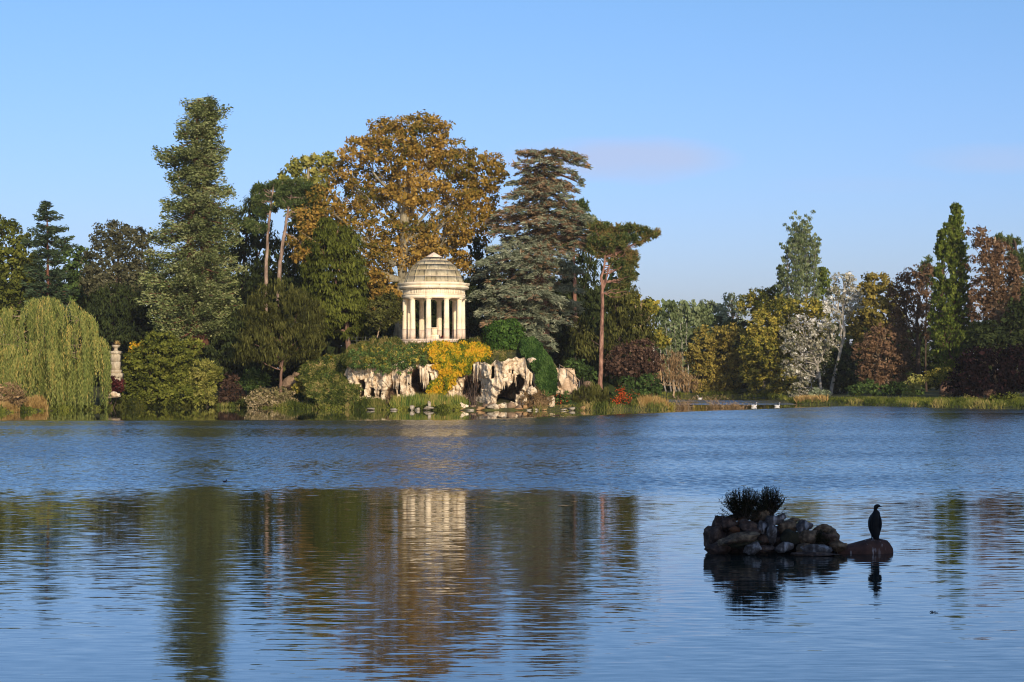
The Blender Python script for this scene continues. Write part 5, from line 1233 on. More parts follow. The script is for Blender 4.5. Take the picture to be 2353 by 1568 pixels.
shrub('shrub', 'mid green bush growing against the left grotto wall', 830, 150.8, [(818, 922, 22, 11), (850, 925, 26, 11), (796, 926, 18, 11)], L_WEED, ln=.18, wd=.08, bark=BARK_DARK)
shrub('shrub', 'rust red twiggy bush standing among the reeds', 898, 149.2, [(898, 912, 9, 12), (897, 924, 8, 12)], L_RUST, ln=.3, wd=.03, mode='up', tr=.25, bark=BARK_TAN, tint=.6)
shrub('bare_shrub', 'leafless purple brown twigs in front of the middle cave', 1088, 148.2, [(1085, 890, 20, 20), (1095, 875, 14, 16), (1075, 905, 14, 14)], L_COPPER, ln=.45, wd=.025, mode='up', tr=.35, n=10, dens=.3, core=0, bark=BARK_DARK, stems=22, tint=.7)
shrub('bare_shrub', 'bare brown rounded bush right of the big cave', 1232, 147.9, [(1222, 916, 22, 18), (1246, 914, 22, 20), (1234, 905, 20, 12), (1235, 928, 32, 12)], L_DRY, ln=.32, wd=.03, mode='puff', tr=.3, n=30, dens=1.0, bark=BARK_DARK, stems=14, tint=.35)
shrub('shrub', 'green bush sprinkled with orange berries below the stairs', 1292, 150, [(1290, 912, 18, 16), (1280, 928, 16, 12), (1304, 926, 16, 12)], L_GREEN, ln=.15, wd=.07, bark=BARK_DARK, tint=.3)
shrub('shrub', 'round olive broom bush in front of the lone pine foot', 1355, 151.2, [(1345, 910, 30, 22), (1370, 905, 28, 24), (1388, 922, 14, 16), (1330, 925, 24, 14), (1360, 928, 38, 12)], L_YEWF, ln=.30, wd=.035, mode='up', tr=.34, n=30, dens=1.1, bark=BARK_DARK, tint=.6)
shrub('shrub', 'green bush loaded with orange berry clusters at the island tip', 1440, 151.3, [(1430, 912, 24, 22), (1455, 920, 24, 18), (1412, 925, 16, 14), (1445, 900, 18, 14), (1475, 912, 16, 16)], L_GREEN, ln=.15, wd=.07, bark=BARK_DARK, tint=.3)
shrub('shrub', 'deep green shrub under the copper tree', 1500, 154, [(1490, 880, 24, 20), (1505, 895, 18, 18), (1470, 890, 20, 16), (1440, 880, 20, 12)], L_GREEN, ln=.2, wd=.1, bark=BARK_DARK, tint=.35)
shrub('shrub', 'dark green bush beside the stairs railing', 1345, 156.5, [(1330, 848, 20, 18), (1352, 858, 18, 16), (1362, 870, 16, 12), (1310, 835, 16, 12)], L_GREEN, ln=.2, wd=.1, bark=BARK_DARK, tint=.3)
rgb_ = np.random.default_rng(6)
def berries(name, label, spots, Y):
    L = Leaves()
    for px, py, n_ in spots:
        c = P(px, py, Y) + rgb_.normal(size=(n_, 3)) * np.array([.22, .15, .14])
        L.add(c, unit(rgb_.normal(size=(n_, 3)) + np.array([.6, 0, -.4])), rgb_.normal(size=(n_, 3)), .16, .09, rgb_.random(n_))
    b_ = P(spots[0][0], spots[0][1], Y); o_ = L.build(name, L_BERRY, None, b_); o_.location = [float(q) for q in b_]
    return tag(o_, label, kind='stuff')
berries('orange_berries', 'orange berry clusters on the bush at the island tip', [(1428, 896, 60), (1432, 906, 60), (1424, 914, 50), (1440, 914, 40), (1412, 920, 40), (1420, 925, 40), (1448, 922, 30), (1470, 922, 24), (1460, 905, 14), (1440, 932, 24), (1408, 930, 20)], 150.2)
berries('orange_berries', 'orange berry clusters on the bush below the stairs', [(1290, 924, 20), (1276, 930, 14), (1302, 916, 12), (1284, 912, 8)], 149.2)
# reeds and bank grasses
def blades(name, label, poly, Yf, leaf, k, h, w, seed, lean=.18):
    rng = np.random.default_rng(seed + 300)
    pl = np.array(poly, float); lo, hi = pl.min(0), pl.max(0); pts = np.zeros((0, 2))
    while len(pts) < k:
        q = lo + rng.random((k * 3, 2)) * (hi - lo); pts = np.vstack([pts, q[inpoly(pl, q[:, 0], q[:, 1])]])
    pts = pts[:k]
    Y = np.array([Yf(a, b_) for a, b_ in pts]) + rng.uniform(-.3, .3, k)
    x = (pts[:, 0] - CX) * Y / F
    z0 = np.maximum(gz(x, Y), -.05)
    zt = HC + (HY - pts[:, 1]) * Y / F
    hh = np.maximum(.25, np.minimum(h * rng.uniform(.6, 1.15, k), zt - z0))
    a = unit(np.stack([rng.normal(size=k) * lean, rng.normal(size=k) * lean, np.ones(k)], -1))
    L = Leaves(); c = np.stack([x, Y, z0], -1) + a * hh[:, None] / 2
    nn = np.stack([rng.normal(size=k) * .6, -np.ones(k), rng.normal(size=k) * .2], -1)
    L.add(c, a, nn, hh, w * rng.uniform(.7, 1.3, k), .45 + (vn(pts[:, 0] * .06, pts[:, 1] * .05, 0, seed) - .5) * .9 + rng.normal(size=k) * .15)
    b_ = np.array([x.mean(), Y.mean(), 0.0]); o_ = L.build(name, leaf, None, b_); o_.location = [float(q) for q in b_]
    return tag(o_, label, kind='stuff')
blades('reeds', 'green reeds with straw bases standing along the water below the grotto', [(900, 904), (960, 898), (1010, 900), (1060, 904), (1085, 915), (1080, 938), (900, 938)], lambda a, b_: 148.6, L_REED, 5200, 1.5, .055, 1)
blades('shore_grass', 'mixed grass fringe along the island waterline', [(700, 915), (780, 905), (900, 908), (900, 938), (700, 936)], lambda a, b_: lerp(a, [700, 800, 900], [154.2, 151.2, 149.2]), L_WEED, 3000, .9, .05, 2, .35)
blades('tip_grass', 'straw and green grass on the low tip of the island', [(1470, 902), (1500, 900), (1530, 912), (1537, 935), (1470, 935)], lambda a, b_: lerp(a, [1470, 1537], [149.6, 151.4]), L_STRAW, 1500, 1.1, .05, 3, .3)
blades('tip_grass', 'green grass below the copper tree', [(1450, 915), (1500, 905), (1515, 935), (1450, 938)], lambda a, b_: lerp(a, [1450, 1515], [149.8, 151.4]), L_WEED, 1200, 1.0, .05, 4, .3)
blades('bank_grass', 'low green grass and weeds along the far bank', [(1825, 908), (1900, 908), (2000, 908), (2353, 910), (2400, 910), (2400, 938), (2353, 938), (2150, 934), (1950, 930), (1830, 926)], lambda a, b_: lerp(a, [1830, 1950, 2100, 2250, 2353, 2450], [173.5, 169.5, 162, 155.5, 152, 148.5]) + max(0, 936 - b_) * .3, L_OLIVE, 6000, .5, .06, 5, .45)
blades('bank_straw', 'dry straw tufts on the lip of the far bank', [(1830, 905), (1900, 903), (1900, 916), (1830, 914)], lambda a, b_: lerp(a, [1830, 1950], [174, 169]), L_STRAW, 900, 1.0, .06, 6, .3)
blades('island_grass', 'rough grass under the trees of the island', [(500, 870), (800, 860), (800, 930), (500, 930)], lambda a, b_: 166 - (b_ - 860) * .12, L_WEED, 2500, .6, .06, 7, .35)

rngf = np.random.default_rng(44)
BANKF = [(1450, 226), (1600, 223), (1700, 219), (1790, 206), (1815, 182), (1835, 172), (1950, 168), (2100, 160.5), (2250, 154), (2353, 150.5), (2450, 147)]
def fringe(name, label, line, p0, p1, leaf, per_px, h, w, seed, lean=.4, y0=-.5, y1=1.6):
    L = Leaves(); px = p0 + (p1 - p0) * rngf.random(int((p1 - p0) * per_px))
    k = len(px); Y = np.interp(px, [a for a, _ in line], [b_ for _, b_ in line]) + rngf.uniform(y0, y1, k)
    x = (px - CX) * Y / F; z = gz(x, Y); pn = vn(px * .05, Y * .3, 0, seed)
    ok = (z > -.25) & (rngf.random(k) < .25 + 1.2 * pn); px, Y, x, z, pn = px[ok], Y[ok], x[ok], z[ok], pn[ok]; k = len(px)
    hh = h * rngf.uniform(.4, 1.2, k) * (.25 + 1.3 * pn); a = unit(np.stack([rngf.normal(size=k) * lean, -.25 + rngf.normal(size=k) * lean, np.ones(k)], -1))
    L.add(np.stack([x, Y, z], -1) + a * hh[:, None] / 2, a, np.stack([rngf.normal(size=k) * .6, -np.ones(k), rngf.normal(size=k) * .3], -1), hh, w * rngf.uniform(.6, 1.4, k), .4 + (vn(px * .04, Y * .2, 3, seed) - .5) * 1.3 + rngf.normal(size=k) * .15)
    b_ = np.array([x.mean(), Y.mean(), 0]); o_ = L.build(name, leaf, None, b_); o_.location = [float(q) for q in b_]
    return tag(o_, label, kind='stuff')
fringe('shore_grass', 'uneven grass fringe on the waterline left of the reeds', FRONT, 560, 905, L_WEED, 5, .6, .06, 3)
fringe('shore_grass', 'uneven grass fringe on the waterline right of the big cave', FRONT, 1225, 1536, L_WEED, 5, .45, .06, 4)
fringe('shore_leaves', 'low dark leaves along the waterline left of the big cave', FRONT, -60, 1060, L_OLIVE, 4, .4, .13, 5, .8)
fringe('shore_leaves', 'low dark leaves along the waterline under the wide shrub', FRONT, 240, 570, L_EVER, 8, .7, .2, 6, .9)
fringe('bank_grass', 'sunny grass fringe on the waterline of the far bank', BANKF, 1800, 2440, L_WEED, 5, .5, .07, 7, .45, -.6, 3.0)
fringe('bank_grass', 'shaded grass fringe at the back of the inlet', BANKF, 1460, 1830, L_OLIVE, 4, .6, .09, 8, .4, -.6, 2.0)
# shrubs of the far bank
for lb, bp, Y, lob, lf, kw in [
    ('green bush under the low rust tree, left of two', 2010, 189, [(1990, 890, 26, 16), (2020, 895, 26, 14), (1965, 898, 18, 12)], L_GREEN, dict(tint=.3)),
    ('green bush under the low rust tree, right of two', 2065, 184, [(2070, 892, 26, 16), (2100, 900, 22, 12), (2045, 900, 16, 10)], L_GREEN, dict(tint=.3)),
    ('silvery low bush under the leaning white poplar', 1885, 199, [(1882, 902, 14, 10), (1868, 908, 12, 8), (1895, 908, 12, 8)], L_GREYG, {}),
    ('pale yellow drooping shrub at the foot of the column poplar', 2105, 179, [(2100, 880, 14, 18), (2092, 900, 10, 12), (2115, 872, 10, 12)], L_PALE, {}),
    ('yellow leaved shrub in shade by the purple beech', 2160, 174, [(2150, 865, 26, 16), (2175, 858, 20, 16)], L_YELL, dict(tint=.4)),
    ('bright green seedling on the lip of the bank below the column poplar', 2085, 181, [(2083, 912, 10, 10), (2080, 920, 12, 8)], L_PALE, dict(tint=.4)),
    ('small yellow shrub on the bank left of the rust tree', 1975, 193, [(1975, 908, 8, 6)], L_GOLD, dict(tint=.2)),
    ('brown weedy tuft on the bank under the purple beech', 2172, 170.5, [(2172, 915, 10, 12), (2185, 920, 12, 8)], L_DRY, {}),
    ('olive weedy tuft on the bank right of the brown one', 2215, 167, [(2215, 918, 10, 8), (2235, 922, 14, 8)], L_WEED, {}),
    ('dark weedy clump at the right edge of the bank', 2330, 160.5, [(2320, 918, 20, 12), (2350, 920, 20, 14), (2290, 918, 16, 10)], L_OLIVE, dict(tint=.25)),
    ('rusty twiggy clump on the bank near the right edge', 2275, 163.5, [(2275, 912, 10, 14), (2262, 920, 12, 8)], L_COPPER, dict(tint=.6)),
    ('low shrub at the inlet shore under the amber tree', 1690, 224, [(1690, 905, 24, 7), (1720, 906, 20, 6)], L_OLIVE, {}),
]:
    shrub('bank_shrub', lb, bp, Y, lob, lf, ln=.2, wd=.11, tr=.36, group='shrubs along the far bank', **kw)
# half drowned branches in the inlet
for i, (px, Y, w, h, lb) in enumerate([(1570, 155, 22, 26, 'twiggy drowned bush in the shallows, nearest the island tip'), (1645, 155.5, 28, 28, 'twiggy drowned bush with forked bare stem, right of the first'), (1690, 155.5, 26, 10, 'low tangle of dead sticks beside the swan'), (1540, 152.5, 10, 12, 'small ochre plant in the water at the island tip')]):
    rg = np.random.default_rng(70 + i); b_ = np.array([WX(px, Y), Y, -.15])
    rt = thing('drowned_bush', lb, 'bush', b_, 'drowned bushes in the inlet'); mb = MB(); Lx = Leaves()
    for q in range(14):
        e = b_ + np.array([rg.normal() * M(w, Y) * .55, rg.normal() * .5, .15 + M(h, Y) * rg.uniform(.3, 1.0)])
        s_ = b_ + np.array([rg.normal() * M(w, Y) * .3, rg.normal() * .2, 0])
        pp = wobble(rg, bez(s_, (s_ + e) / 2 + rg.normal(size=3) * .15, e, 6), .06); mb.tube(pp, np.linspace(.035, .012, 6), 4, cap=False)
        a = unit(rg.normal(size=(26, 3)) + UP * .5); Lx.add(e + rg.normal(size=(26, 3)) * .22 * np.array([1, 1, .7]), a, rg.normal(size=(26, 3)), .2, .035, rg.random(26))
        T_ = np.stack([b_[0] + rg.normal(size=40) * M(w, Y) * .4, Y + rg.normal(size=40) * .3, np.abs(rg.normal(size=40)) * .18], -1)
        Lx.add(T_, unit(rg.normal(size=(40, 3)) + UP), rg.normal(size=(40, 3)), .24, .03, rg.random(40))
    obj('stem', mb.mesh('stem', True, b_), BARK_TAN, rt); Lx.build('foliage', L_DRY if i != 3 else L_YELL, rt, b_)

# ---------------------------------------------------------------- trees on the near shore, behind the camera: they shade the islet
SEED[0] = 700
near = tree('shore_tree', 'leafy tree on the near shore behind the viewer', 'tree', (CX, HY), 20.0, [(CX, HY - 1700, 900, 560), (CX - 500, HY - 1250, 700, 480), (CX + 560, HY - 1300, 700, 480), (CX, HY - 950, 800, 400)], L_GREEN, BARK_DARK, ln=.55, wd=.4, tr=.8, n=16, dens=1.4, r0=.5, group='trees on the near shore', back=1.0, core=3.0)
near.location = (12, -8, 1.6); near.scale = (1.9, 1.9, 1.9)
for i, (x, y, rz, s_) in enumerate([(20, -10, 1.0, 1.05), (29, -12, 2.2, 1.0), (2, -14, 3.1, .95), (40, -14, 4.0, 1.1), (18, -24, 5.0, 1.2), (28, -26, .5, 1.2), (-14, -16, 1.7, 1.0)]):
    r2 = near.copy(); COL.objects.link(r2); r2.location = (x, y, 1.8); r2.rotation_euler = (0, 0, rz); r2.scale = (1.9 * s_, 1.9 * s_, 1.9 * s_)
    for ch in near.children:
        c2 = ch.copy(); COL.objects.link(c2); c2.parent = r2

# ---------------------------------------------------------------- the rock islet
IS = .21355; YI = 32.6
def iP(x, y, dy=0.0): return P(1581 + IS * x, 1090.8 + IS * y, YI + dy)
def iM(p): return p * IS * YI / F
RK = {
 'brown': solid('brown_islet_rock', sg((.3, (44, 33, 28)), (.5, (80, 62, 52)), (.7, (124, 102, 86))), (7, 7, 7), bump=.7, dist=.02),
 'tan': solid('tan_islet_rock', sg((.3, (58, 46, 36)), (.5, (104, 84, 64)), (.7, (158, 134, 104))), (7, 7, 7), bump=.8, dist=.02),
 'grey': solid('grey_islet_rock', sg((.3, (52, 46, 44)), (.5, (86, 78, 74)), (.7, (130, 120, 114))), (7, 7, 7), bump=.7, dist=.02, streak=(lin(196, 192, 192), (5, 5, 1.5), .58, .72)),
 'white': solid('whitewashed_islet_rock', sg((.34, (62, 54, 50)), (.5, (92, 84, 80)), (.68, (156, 152, 150))), (8, 8, 6), bump=.6, dist=.02),
 'moss': solid('mossy_islet_rock', sg((.3, (36, 34, 24)), (.6, (64, 58, 40)), (.8, (92, 80, 58))), (7, 7, 7), bump=.7, dist=.02),
 'rust': solid('rusty_islet_rock', sg((.3, (68, 44, 30)), (.6, (108, 72, 48)), (.8, (130, 98, 72))), (7, 7, 7), bump=.7, dist=.02),
 'red': solid('smooth_red_brown_rock', sg((.3, (66, 44, 36)), (.6, (94, 64, 52)), (.8, (118, 86, 72))), (5, 5, 5), bump=.25, dist=.01, streak=(lin(190, 180, 178), (9, 9, .8), .62, .75)),
}
islet = thing('rock_islet', 'low islet of piled dark boulders in the near water', 'islet', iP(900, 850) * np.array([1, 1, 0]))
ib = np.array(islet.location)
rocks = [(270, 690, 130, 190, 'brown', -.35, .1), (345, 560, 100, 130, 'brown', -.5, .15), (430, 530, 120, 90, 'brown', -.1, .1), (500, 462, 80, 44, 'brown', 0, .2), (500, 600, 75, 55, 'rust', .1, -.12), (660, 570, 125, 100, 'brown', 0, .0), (545, 685, 240, 66, 'tan', .22, -.32), (610, 735, 190, 55, 'moss', .12, -.28), (800, 570, 66, 80, 'grey', 0, -.05),
         (770, 435, 112, 92, 'tan', .1, .25), (900, 625, 66, 150, 'white', 0, -.12), (915, 495, 92, 60, 'grey', 0, .05), (1010, 460, 52, 44, 'grey', .2, .1), (1070, 570, 130, 90, 'tan', 0, .12), (1130, 500, 80, 40, 'tan', .1, .25), (1250, 560, 98, 84, 'grey', .1, .0), (1460, 590, 146, 66, 'tan', -.16, .05), (1555, 660, 76, 80, 'tan', -.3, -.05),
         (1090, 680, 110, 100, 'moss', 0, -.08), (1290, 680, 130, 90, 'tan', .1, -.12), (1480, 690, 130, 90, 'brown', 0, -.05), (690, 795, 100, 72, 'white', .1, -.38), (830, 800, 110, 40, 'brown', 0, -.35), (1030, 785, 110, 66, 'grey', .05, -.36), (1390, 800, 180, 56, 'white', -.05, -.36), (1370, 856, 265, 34, 'brown', 0, -.42), (1250, 790, 90, 60, 'tan', 0, -.3), (1610, 770, 110, 66, 'tan', -.1, -.1), (1500, 790, 170, 80, 'brown', 0, .1), (1560, 740, 100, 90, 'red', -.3, .02),
         (430, 640, 190, 120, 'brown', -.1, .25), (560, 620, 200, 130, 'brown', 0, .3), (560, 800, 330, 120, 'brown', 0, .12), (1050, 760, 420, 170, 'brown', 0, .32), (800, 640, 300, 150, 'brown', 0, .36), (330, 790, 160, 90, 'brown', 0, -.12), (590, 500, 60, 50, 'rust', 0, .1), (700, 640, 90, 70, 'brown', 0, -.15), (820, 690, 80, 60, 'brown', 0, -.1)]
for i, (x, y, rx, ry, mt, tl, dy) in enumerate(rocks):
    c = iP(x, y, dy) - ib
    obj('rock', rock_mesh('rock', 200 + i, (iM(rx), iM((rx + ry) / 2) * (.75 if rx < 300 else .45), iM(ry * .96)), 18, .17, 4, tilt=tl, rz=.05 * (i % 5), cmin=.5), RK[mt], islet, c)
# the smooth slab at the right end, where the bird stands
V, Fc = ICO4; V = V.copy()
xs = np.array([-340, -250, -120, 0, 90, 180, 260, 320]); up_ = np.array([86, 92, 118, 150, 176, 172, 150, 110])
X = np.sign(V[:, 0]) * np.abs(V[:, 0]) ** .8 * 320; q = np.interp(X, xs, up_)
Vs = np.stack([iM(X), V[:, 1] * iM(170) * (1 - .25 * (V[:, 0] > 0) * V[:, 0] ** 2), np.where(V[:, 2] > 0, iM(q) * np.clip(V[:, 2] / np.sqrt(np.maximum(1 - V[:, 0] ** 2, .02)), 0, 1) ** .8 * np.maximum(1 - np.abs(V[:, 0]) ** 8, 0) ** .4, V[:, 2] * iM(90))], -1)
Vs *= (1 + (fbm(V[:, 0] * 2, V[:, 1] * 2, V[:, 2] * 2, 3, 3) - .5) * .10)[:, None]
obj('rock', mesh_np('rock', Vs, Fc, True), RK['red'], islet, iP(1890, 858, .08) - ib)
def islet_shrub(label, lob, seed, Y):
    rng = np.random.default_rng(seed); b_ = iP(lob[0], lob[1], Y)
    rt = thing('islet_shrub', label, 'shrub', b_, 'dark shrubs on the islet'); mb = MB(); Lx = Leaves()
    for q in range(lob[4]):
        an = rng.normal() * .62; dp = rng.normal() * .4
        l = iM(lob[3]) * rng.uniform(.55, 1.08)
        e = b_ + np.array([math.sin(an) * iM(lob[2]) * rng.uniform(.7, 1.05), dp * iM(lob[2]) * .5, math.cos(an) ** .6 * l if abs(an) < 1.5 else .05])
        pp = wobble(rng, bez(b_ + rng.normal(size=3) * .04, b_ + (e - b_) * .45 + np.array([(e - b_)[0] * .25, 0, -.02]), e, 9), .008)
        mb.tube(pp, np.linspace(.006, .0015, 9), 4, cap=False)
        n_ = 44; t_ = rng.random(n_) ** .8 * 8; i0 = np.minimum(t_.astype(int), 7); f = (t_ - i0)[:, None]
        c = pp[i0] * (1 - f) + pp[i0 + 1] * f + rng.normal(size=(n_, 3)) * .013
        a = unit((e - b_)) + rng.normal(size=(n_, 3)) * .75
        Lx.add(c, a, rng.normal(size=(n_, 3)), .034 * rng.uniform(.6, 1.3, n_), .011, rng.random(n_))
    obj('stem', mb.mesh('stem', True, b_), BARK_DARK, rt); Lx.build('foliage', L_BLACK, rt, b_)
islet_shrub('dark leafy shrub on top of the islet, wider left one', (590, 470, 290, 320, 260), 1, .12)
islet_shrub('dark leafy shrub on top of the islet, taller right one', (870, 440, 215, 310, 170), 2, .25)
islet_shrub('small black shrub low on the islet near the smooth slab', (1430, 755, 105, 150, 60), 3, -.16)

# the cormorant ------------------------------------------------------
BLACKF = solid('black_plumage', sg((.3, (9, 9, 10)), (.7, (22, 22, 24))), (14, 14, 6), bump=.3, dist=.004, rough=.6)
BEAK = solid('horn_beak', sg((.3, (40, 38, 36)), (.7, (72, 66, 60))), (20, 20, 20), bump=0, rough=.5)
CHEEK = solid('yellow_grey_cheek', sg((.3, (92, 80, 56)), (.7, (130, 112, 78))), (20, 20, 20), bump=0)
EYE = solid('dark_eye', sg((.3, (8, 20, 14)), (.7, (14, 30, 22))), bump=0, rough=.15)
CS = .1016
YB = YI + .04
def cP(x, y, dy=0.0): return P(1960.8 + CS * x, 1139.8 + CS * y, YB + dy)
cb_ = cP(495, 1000)
bird = thing('cormorant', 'black cormorant standing on the smooth slab, head turned right', 'bird', cb_)
def loft(secs, n=28, smooth=True):
    """secs: (centre, half width x, half depth y) rings from bottom to top, closed ends"""
    t = np.linspace(0, 2 * np.pi, n, endpoint=False); mb = MB(); k = len(secs)
    V = np.concatenate([np.stack([c[0] + rx * np.cos(t), c[1] + ry * np.sin(t), np.full(n, c[2])], -1) for c, rx, ry in secs] + [np.array([secs[0][0]]), np.array([secs[-1][0]])])
    i = np.arange(k - 1)[:, None] * n; j = np.arange(n)[None]; j2 = (j + 1) % n
    F4 = np.stack([i + j, i + j2, i + n + j2, i + n + j], -1).reshape(-1, 4); q = np.arange(n); q2 = (q + 1) % n
    F3 = np.vstack([np.stack([q2, q, np.full(n, k * n)], -1), np.stack([(k - 1) * n + q, (k - 1) * n + q2, np.full(n, k * n + 1)], -1)])
    mb.add(V, F4, F3); return mb
cs = CS * YB / F
prof = [(1036, 532, 14, 8), (1010, 522, 40, 16), (975, 510, 60, 26), (930, 495, 76, 48), (880, 492, 97, 70), (840, 490, 112, 86), (800, 488, 126, 98), (750, 488, 140, 108), (700, 488, 149, 114), (650, 487, 153, 117), (600, 487, 153, 117), (560, 488, 150, 115), (520, 489, 143, 110), (480, 492, 130, 102), (450, 496, 116, 94), (420, 504, 100, 84), (395, 512, 90, 74),
        (370, 518, 80, 64), (350, 516, 66, 54), (335, 508, 52, 46), (318, 501, 43, 42), (300, 498, 41, 41), (280, 501, 45, 43), (262, 512, 54, 46), (245, 526, 66, 48), (228, 535, 70, 48), (212, 538, 66, 44), (200, 540, 54, 37), (191, 541, 34, 24), (186, 541, 10, 8)]
# sub-divide rings with a spline so that the outline runs smoothly
pr = np.array(prof, float); u_ = np.linspace(0, len(pr) - 1, 90)
pr = np.stack([np.interp(u_, np.arange(len(pr)), pr[:, k]) for k in range(4)], -1)
for _ in range(2): pr[1:-1] = (pr[:-2] + 2 * pr[1:-1] + pr[2:]) / 4
secs = []
for y, x, hw, hd in pr:
    c = cP(x, y) - cb_
    lean_ = np.interp(y, [186, 400, 700, 1036], [-.02, 0, .01, -.06])
    secs.append((c + np.array([0, lean_, 0]), hw * cs, hd * cs))
obj('body', loft(secs).mesh('body', True), BLACKF, bird)
for s_ in (-1, 1):   # folded wings lie along the flanks
    w = []
    for y, x, hw, hd in [(860, 488 + s_ * 58, 10, 12), (800, 488 + s_ * 88, 26, 40), (720, 488 + s_ * 108, 38, 62), (620, 488 + s_ * 112, 42, 70), (520, 489 + s_ * 104, 38, 64), (450, 496 + s_ * 82, 28, 50), (415, 503 + s_ * 70, 12, 22)]:
        w.append((cP(x, y) - cb_ + np.array([0, -.018, 0]), hw * cs, hd * cs * 1.12))
    obj('wing', loft(w, 18).mesh('wing', True), BLACKF, bird)
mb = MB(); h0 = cP(592, 240) - cb_
mb.tube([h0 + np.array([-.012, 0, 0]), h0 + np.array([.012, 0, .001]), cP(640, 238) - cb_, cP(654, 243) - cb_, cP(655, 252) - cb_], [.016, .0125, .008, .006, .002], 8)
obj('beak', mb.mesh('beak', True), BEAK, bird)
cheek = MB(); V, Fc = ico(2); cheek.add(V * np.array([.026, .012, .020]) + (cP(548, 250, -.035) - cb_), None, Fc); obj('cheek', cheek.mesh('cheek', True), CHEEK, bird)
ey = MB(); ey.add(V * .0055 + (cP(565, 222, -.036) - cb_), None, Fc); obj('eye', ey.mesh('eye', True), EYE, bird)
for x0, x1 in ((425, 415), (555, 572)):
    mb = MB(); a_ = cP(x0, 890) - cb_; e_ = cP(x1, 985, -.03) - cb_; mb.tube([a_, (a_ + e_) / 2, e_], [.018, .012, .010], 7)
    for q in (-.6, 0, .6):
        mb.tube([e_, e_ + np.array([math.sin(q) * .05, -math.cos(q) * .05, -.004])], [.009, .005], 5)
    obj('leg', mb.mesh('leg', True), BLACKF, bird)

# swans and a duck ----------------------------------------------------
WHITEF = solid('white_plumage', sg((.3, (176, 170, 160)), (.7, (212, 206, 198))), (6, 6, 6), bump=.2, dist=.02)
ORANGE = solid('orange_bill', sg((.3, (170, 84, 30)), (.7, (200, 110, 50))), bump=0, rough=.5)
def swan(label, px, Y, face, s_=1.0):
    b_ = np.array([WX(px, Y), Y, 0.0]); rt = thing('swan', label, 'swan', b_, 'swans in the inlet')
    t = np.linspace(0, 1, 14); f = face
    bx = np.array([-.62, -.5, -.3, 0, .28, .42, .47, .44, .40, .41, .47, .55, .62]) * f * s_
    bz = np.array([.24, .2, .17, .14, .16, .24, .38, .52, .66, .78, .85, .86, .84]) * s_
    r_ = np.array([.03, .12, .21, .25, .20, .12, .07, .055, .05, .05, .06, .065, .03]) * s_
    pts = np.stack([bx, np.zeros(13), bz], -1)
    mb = MB(); mb.tube(spline(pts, 34), np.interp(np.linspace(0, 12, 34), np.arange(13), r_), 14); obj('body', mb.mesh('body', True), WHITEF, rt)
    mb = MB(); mb.tube([[.64 * f * s_, 0, .84 * s_], [.70 * f * s_, 0, .81 * s_], [.76 * f * s_, 0, .79 * s_]], [.03 * s_, .022 * s_, .01 * s_], 7); obj('beak', mb.mesh('beak', True), ORANGE, rt)
    for k in (-1, 1):
        w = MB(); w.tube([[.25 * f * s_, .15 * k * s_, .24 * s_], [-.1 * f * s_, .19 * k * s_, .32 * s_], [-.45 * f * s_, .12 * k * s_, .34 * s_], [-.64 * f * s_, .05 * k * s_, .38 * s_]], [.05 * s_, .12 * s_, .08 * s_, .02 * s_], 8); obj('wing', w.mesh('wing', True), WHITEF, rt)
swan('white swan swimming right, nearer to the dead sticks', 1733, 161.5, 1, .46)
swan('white swan seen from behind, right of the swimming one', 1786, 161.0, 1, .44)
swan('white swan far back in the inlet near the poplar stems', 1608, 203, -1, .48)
DUCK = solid('dark_brown_plumage', sg((.3, (40, 28, 24)), (.7, (70, 50, 42))), (9, 9, 9), bump=.2, dist=.01)
db = P(517, 1109, 53.2) * np.array([1, 1, 0]); rt = thing('duck', 'small dark brown duck alone on the open lake', 'duck', db); rt.scale = (.36, .36, .36)
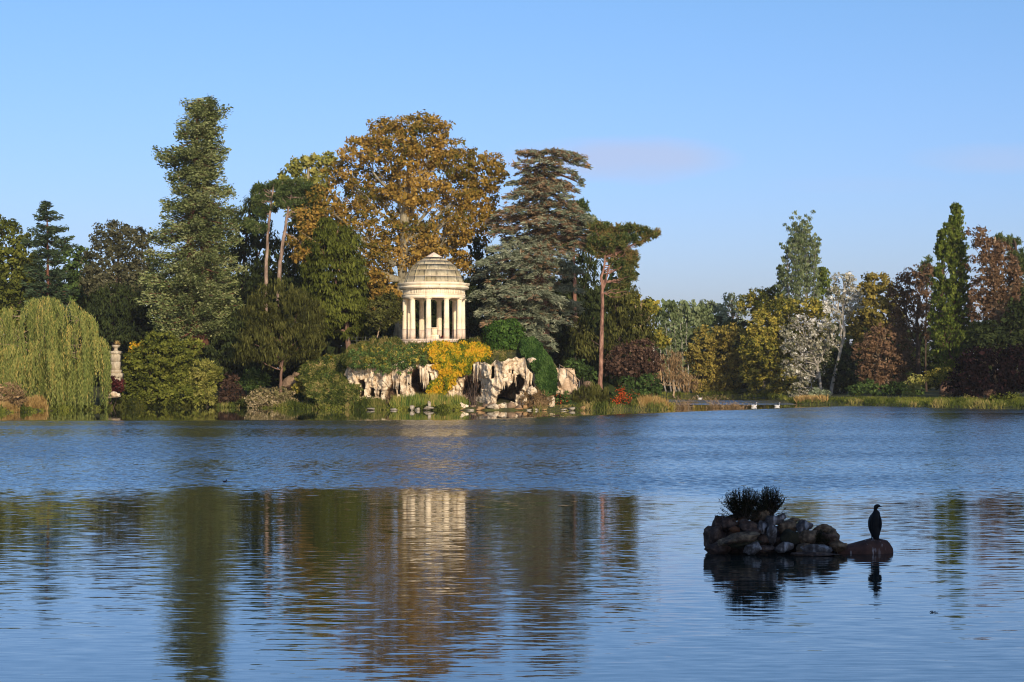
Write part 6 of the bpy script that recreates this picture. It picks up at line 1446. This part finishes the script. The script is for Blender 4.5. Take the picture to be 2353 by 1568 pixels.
mb = MB(); mb.tube(spline([[-.2, 0, .10], [-.1, 0, .06], [.05, 0, .06], [.12, 0, .12], [.13, 0, .19], [.17, 0, .21]], 18), np.interp(np.linspace(0, 5, 18), range(6), [.015, .07, .08, .045, .035, .03]), 10); obj('body', mb.mesh('body', True), DUCK, rt)
mb = MB(); mb.tube([[.19, 0, .21], [.25, 0, .20]], [.016, .008], 6); obj('beak', mb.mesh('beak', True), ORANGE, rt)
# floating bits
rgt = np.random.default_rng(21)
for px, py, l, lb in ((2142, 1408, .10, 'small dark twig afloat right of the islet'),):
    Y = F * HC / (py - HY); c = np.array([WX(px, Y), Y, .004]); mb = MB()
    for q in range(6):
        a_ = rgt.normal() * .5; s_ = np.array([rgt.uniform(-.5, .5) * l, rgt.uniform(-.3, .3) * l, 0]); mb.tube(wobble(rgt, np.linspace(s_, s_ + np.array([math.cos(a_) * .05, math.sin(a_) * .12, .012]), 4), .004), .004, 5)
    tag(obj('floating_twig', mb.mesh('floating_twig'), BARK_DARK, loc=c), lb, 'twig')
fb_ = np.array([WX(1268, 127), 127, -.02]); rt = thing('floating_branch', 'leafy green branch afloat in front of the olive bush', 'branch', fb_)
mb = MB(); Lx = Leaves()
for q in range(9):
    e = fb_ + np.array([rgt.uniform(-.2, 1.3), rgt.normal() * .5, rgt.uniform(.05, .28)]); pp = bez(fb_ + np.array([-1.0, 0, 0]), fb_ + np.array([0, 0, .06]), e, 6); mb.tube(pp, np.linspace(.02, .008, 6), 4)
    Lx.add(e + rgt.normal(size=(18, 3)) * .12, rgt.normal(size=(18, 3)), rgt.normal(size=(18, 3)), .14, .06, rgt.random(18))
obj('stem', mb.mesh('stem', True, fb_), BARK_DARK, rt); Lx.build('foliage', L_WEED, rt, fb_)

# ---------------------------------------------------------------- thin autumn haze over the lake
hm, ht, ho = newmat('autumn_haze')
pv = ht.nodes.new('ShaderNodeVolumePrincipled')
pv.inputs['Color'].default_value = (1.0, .97, .93, 1)
pv.inputs['Density'].default_value = .00013
pv.inputs['Anisotropy'].default_value = .0
ht.links.new(pv.outputs[0], ho.inputs['Volume'])
hb = MB(); hb.box((0, 350, 20), (705, 556, 24.5))
tag(obj('haze', hb.mesh('haze'), hm), kind='stuff')
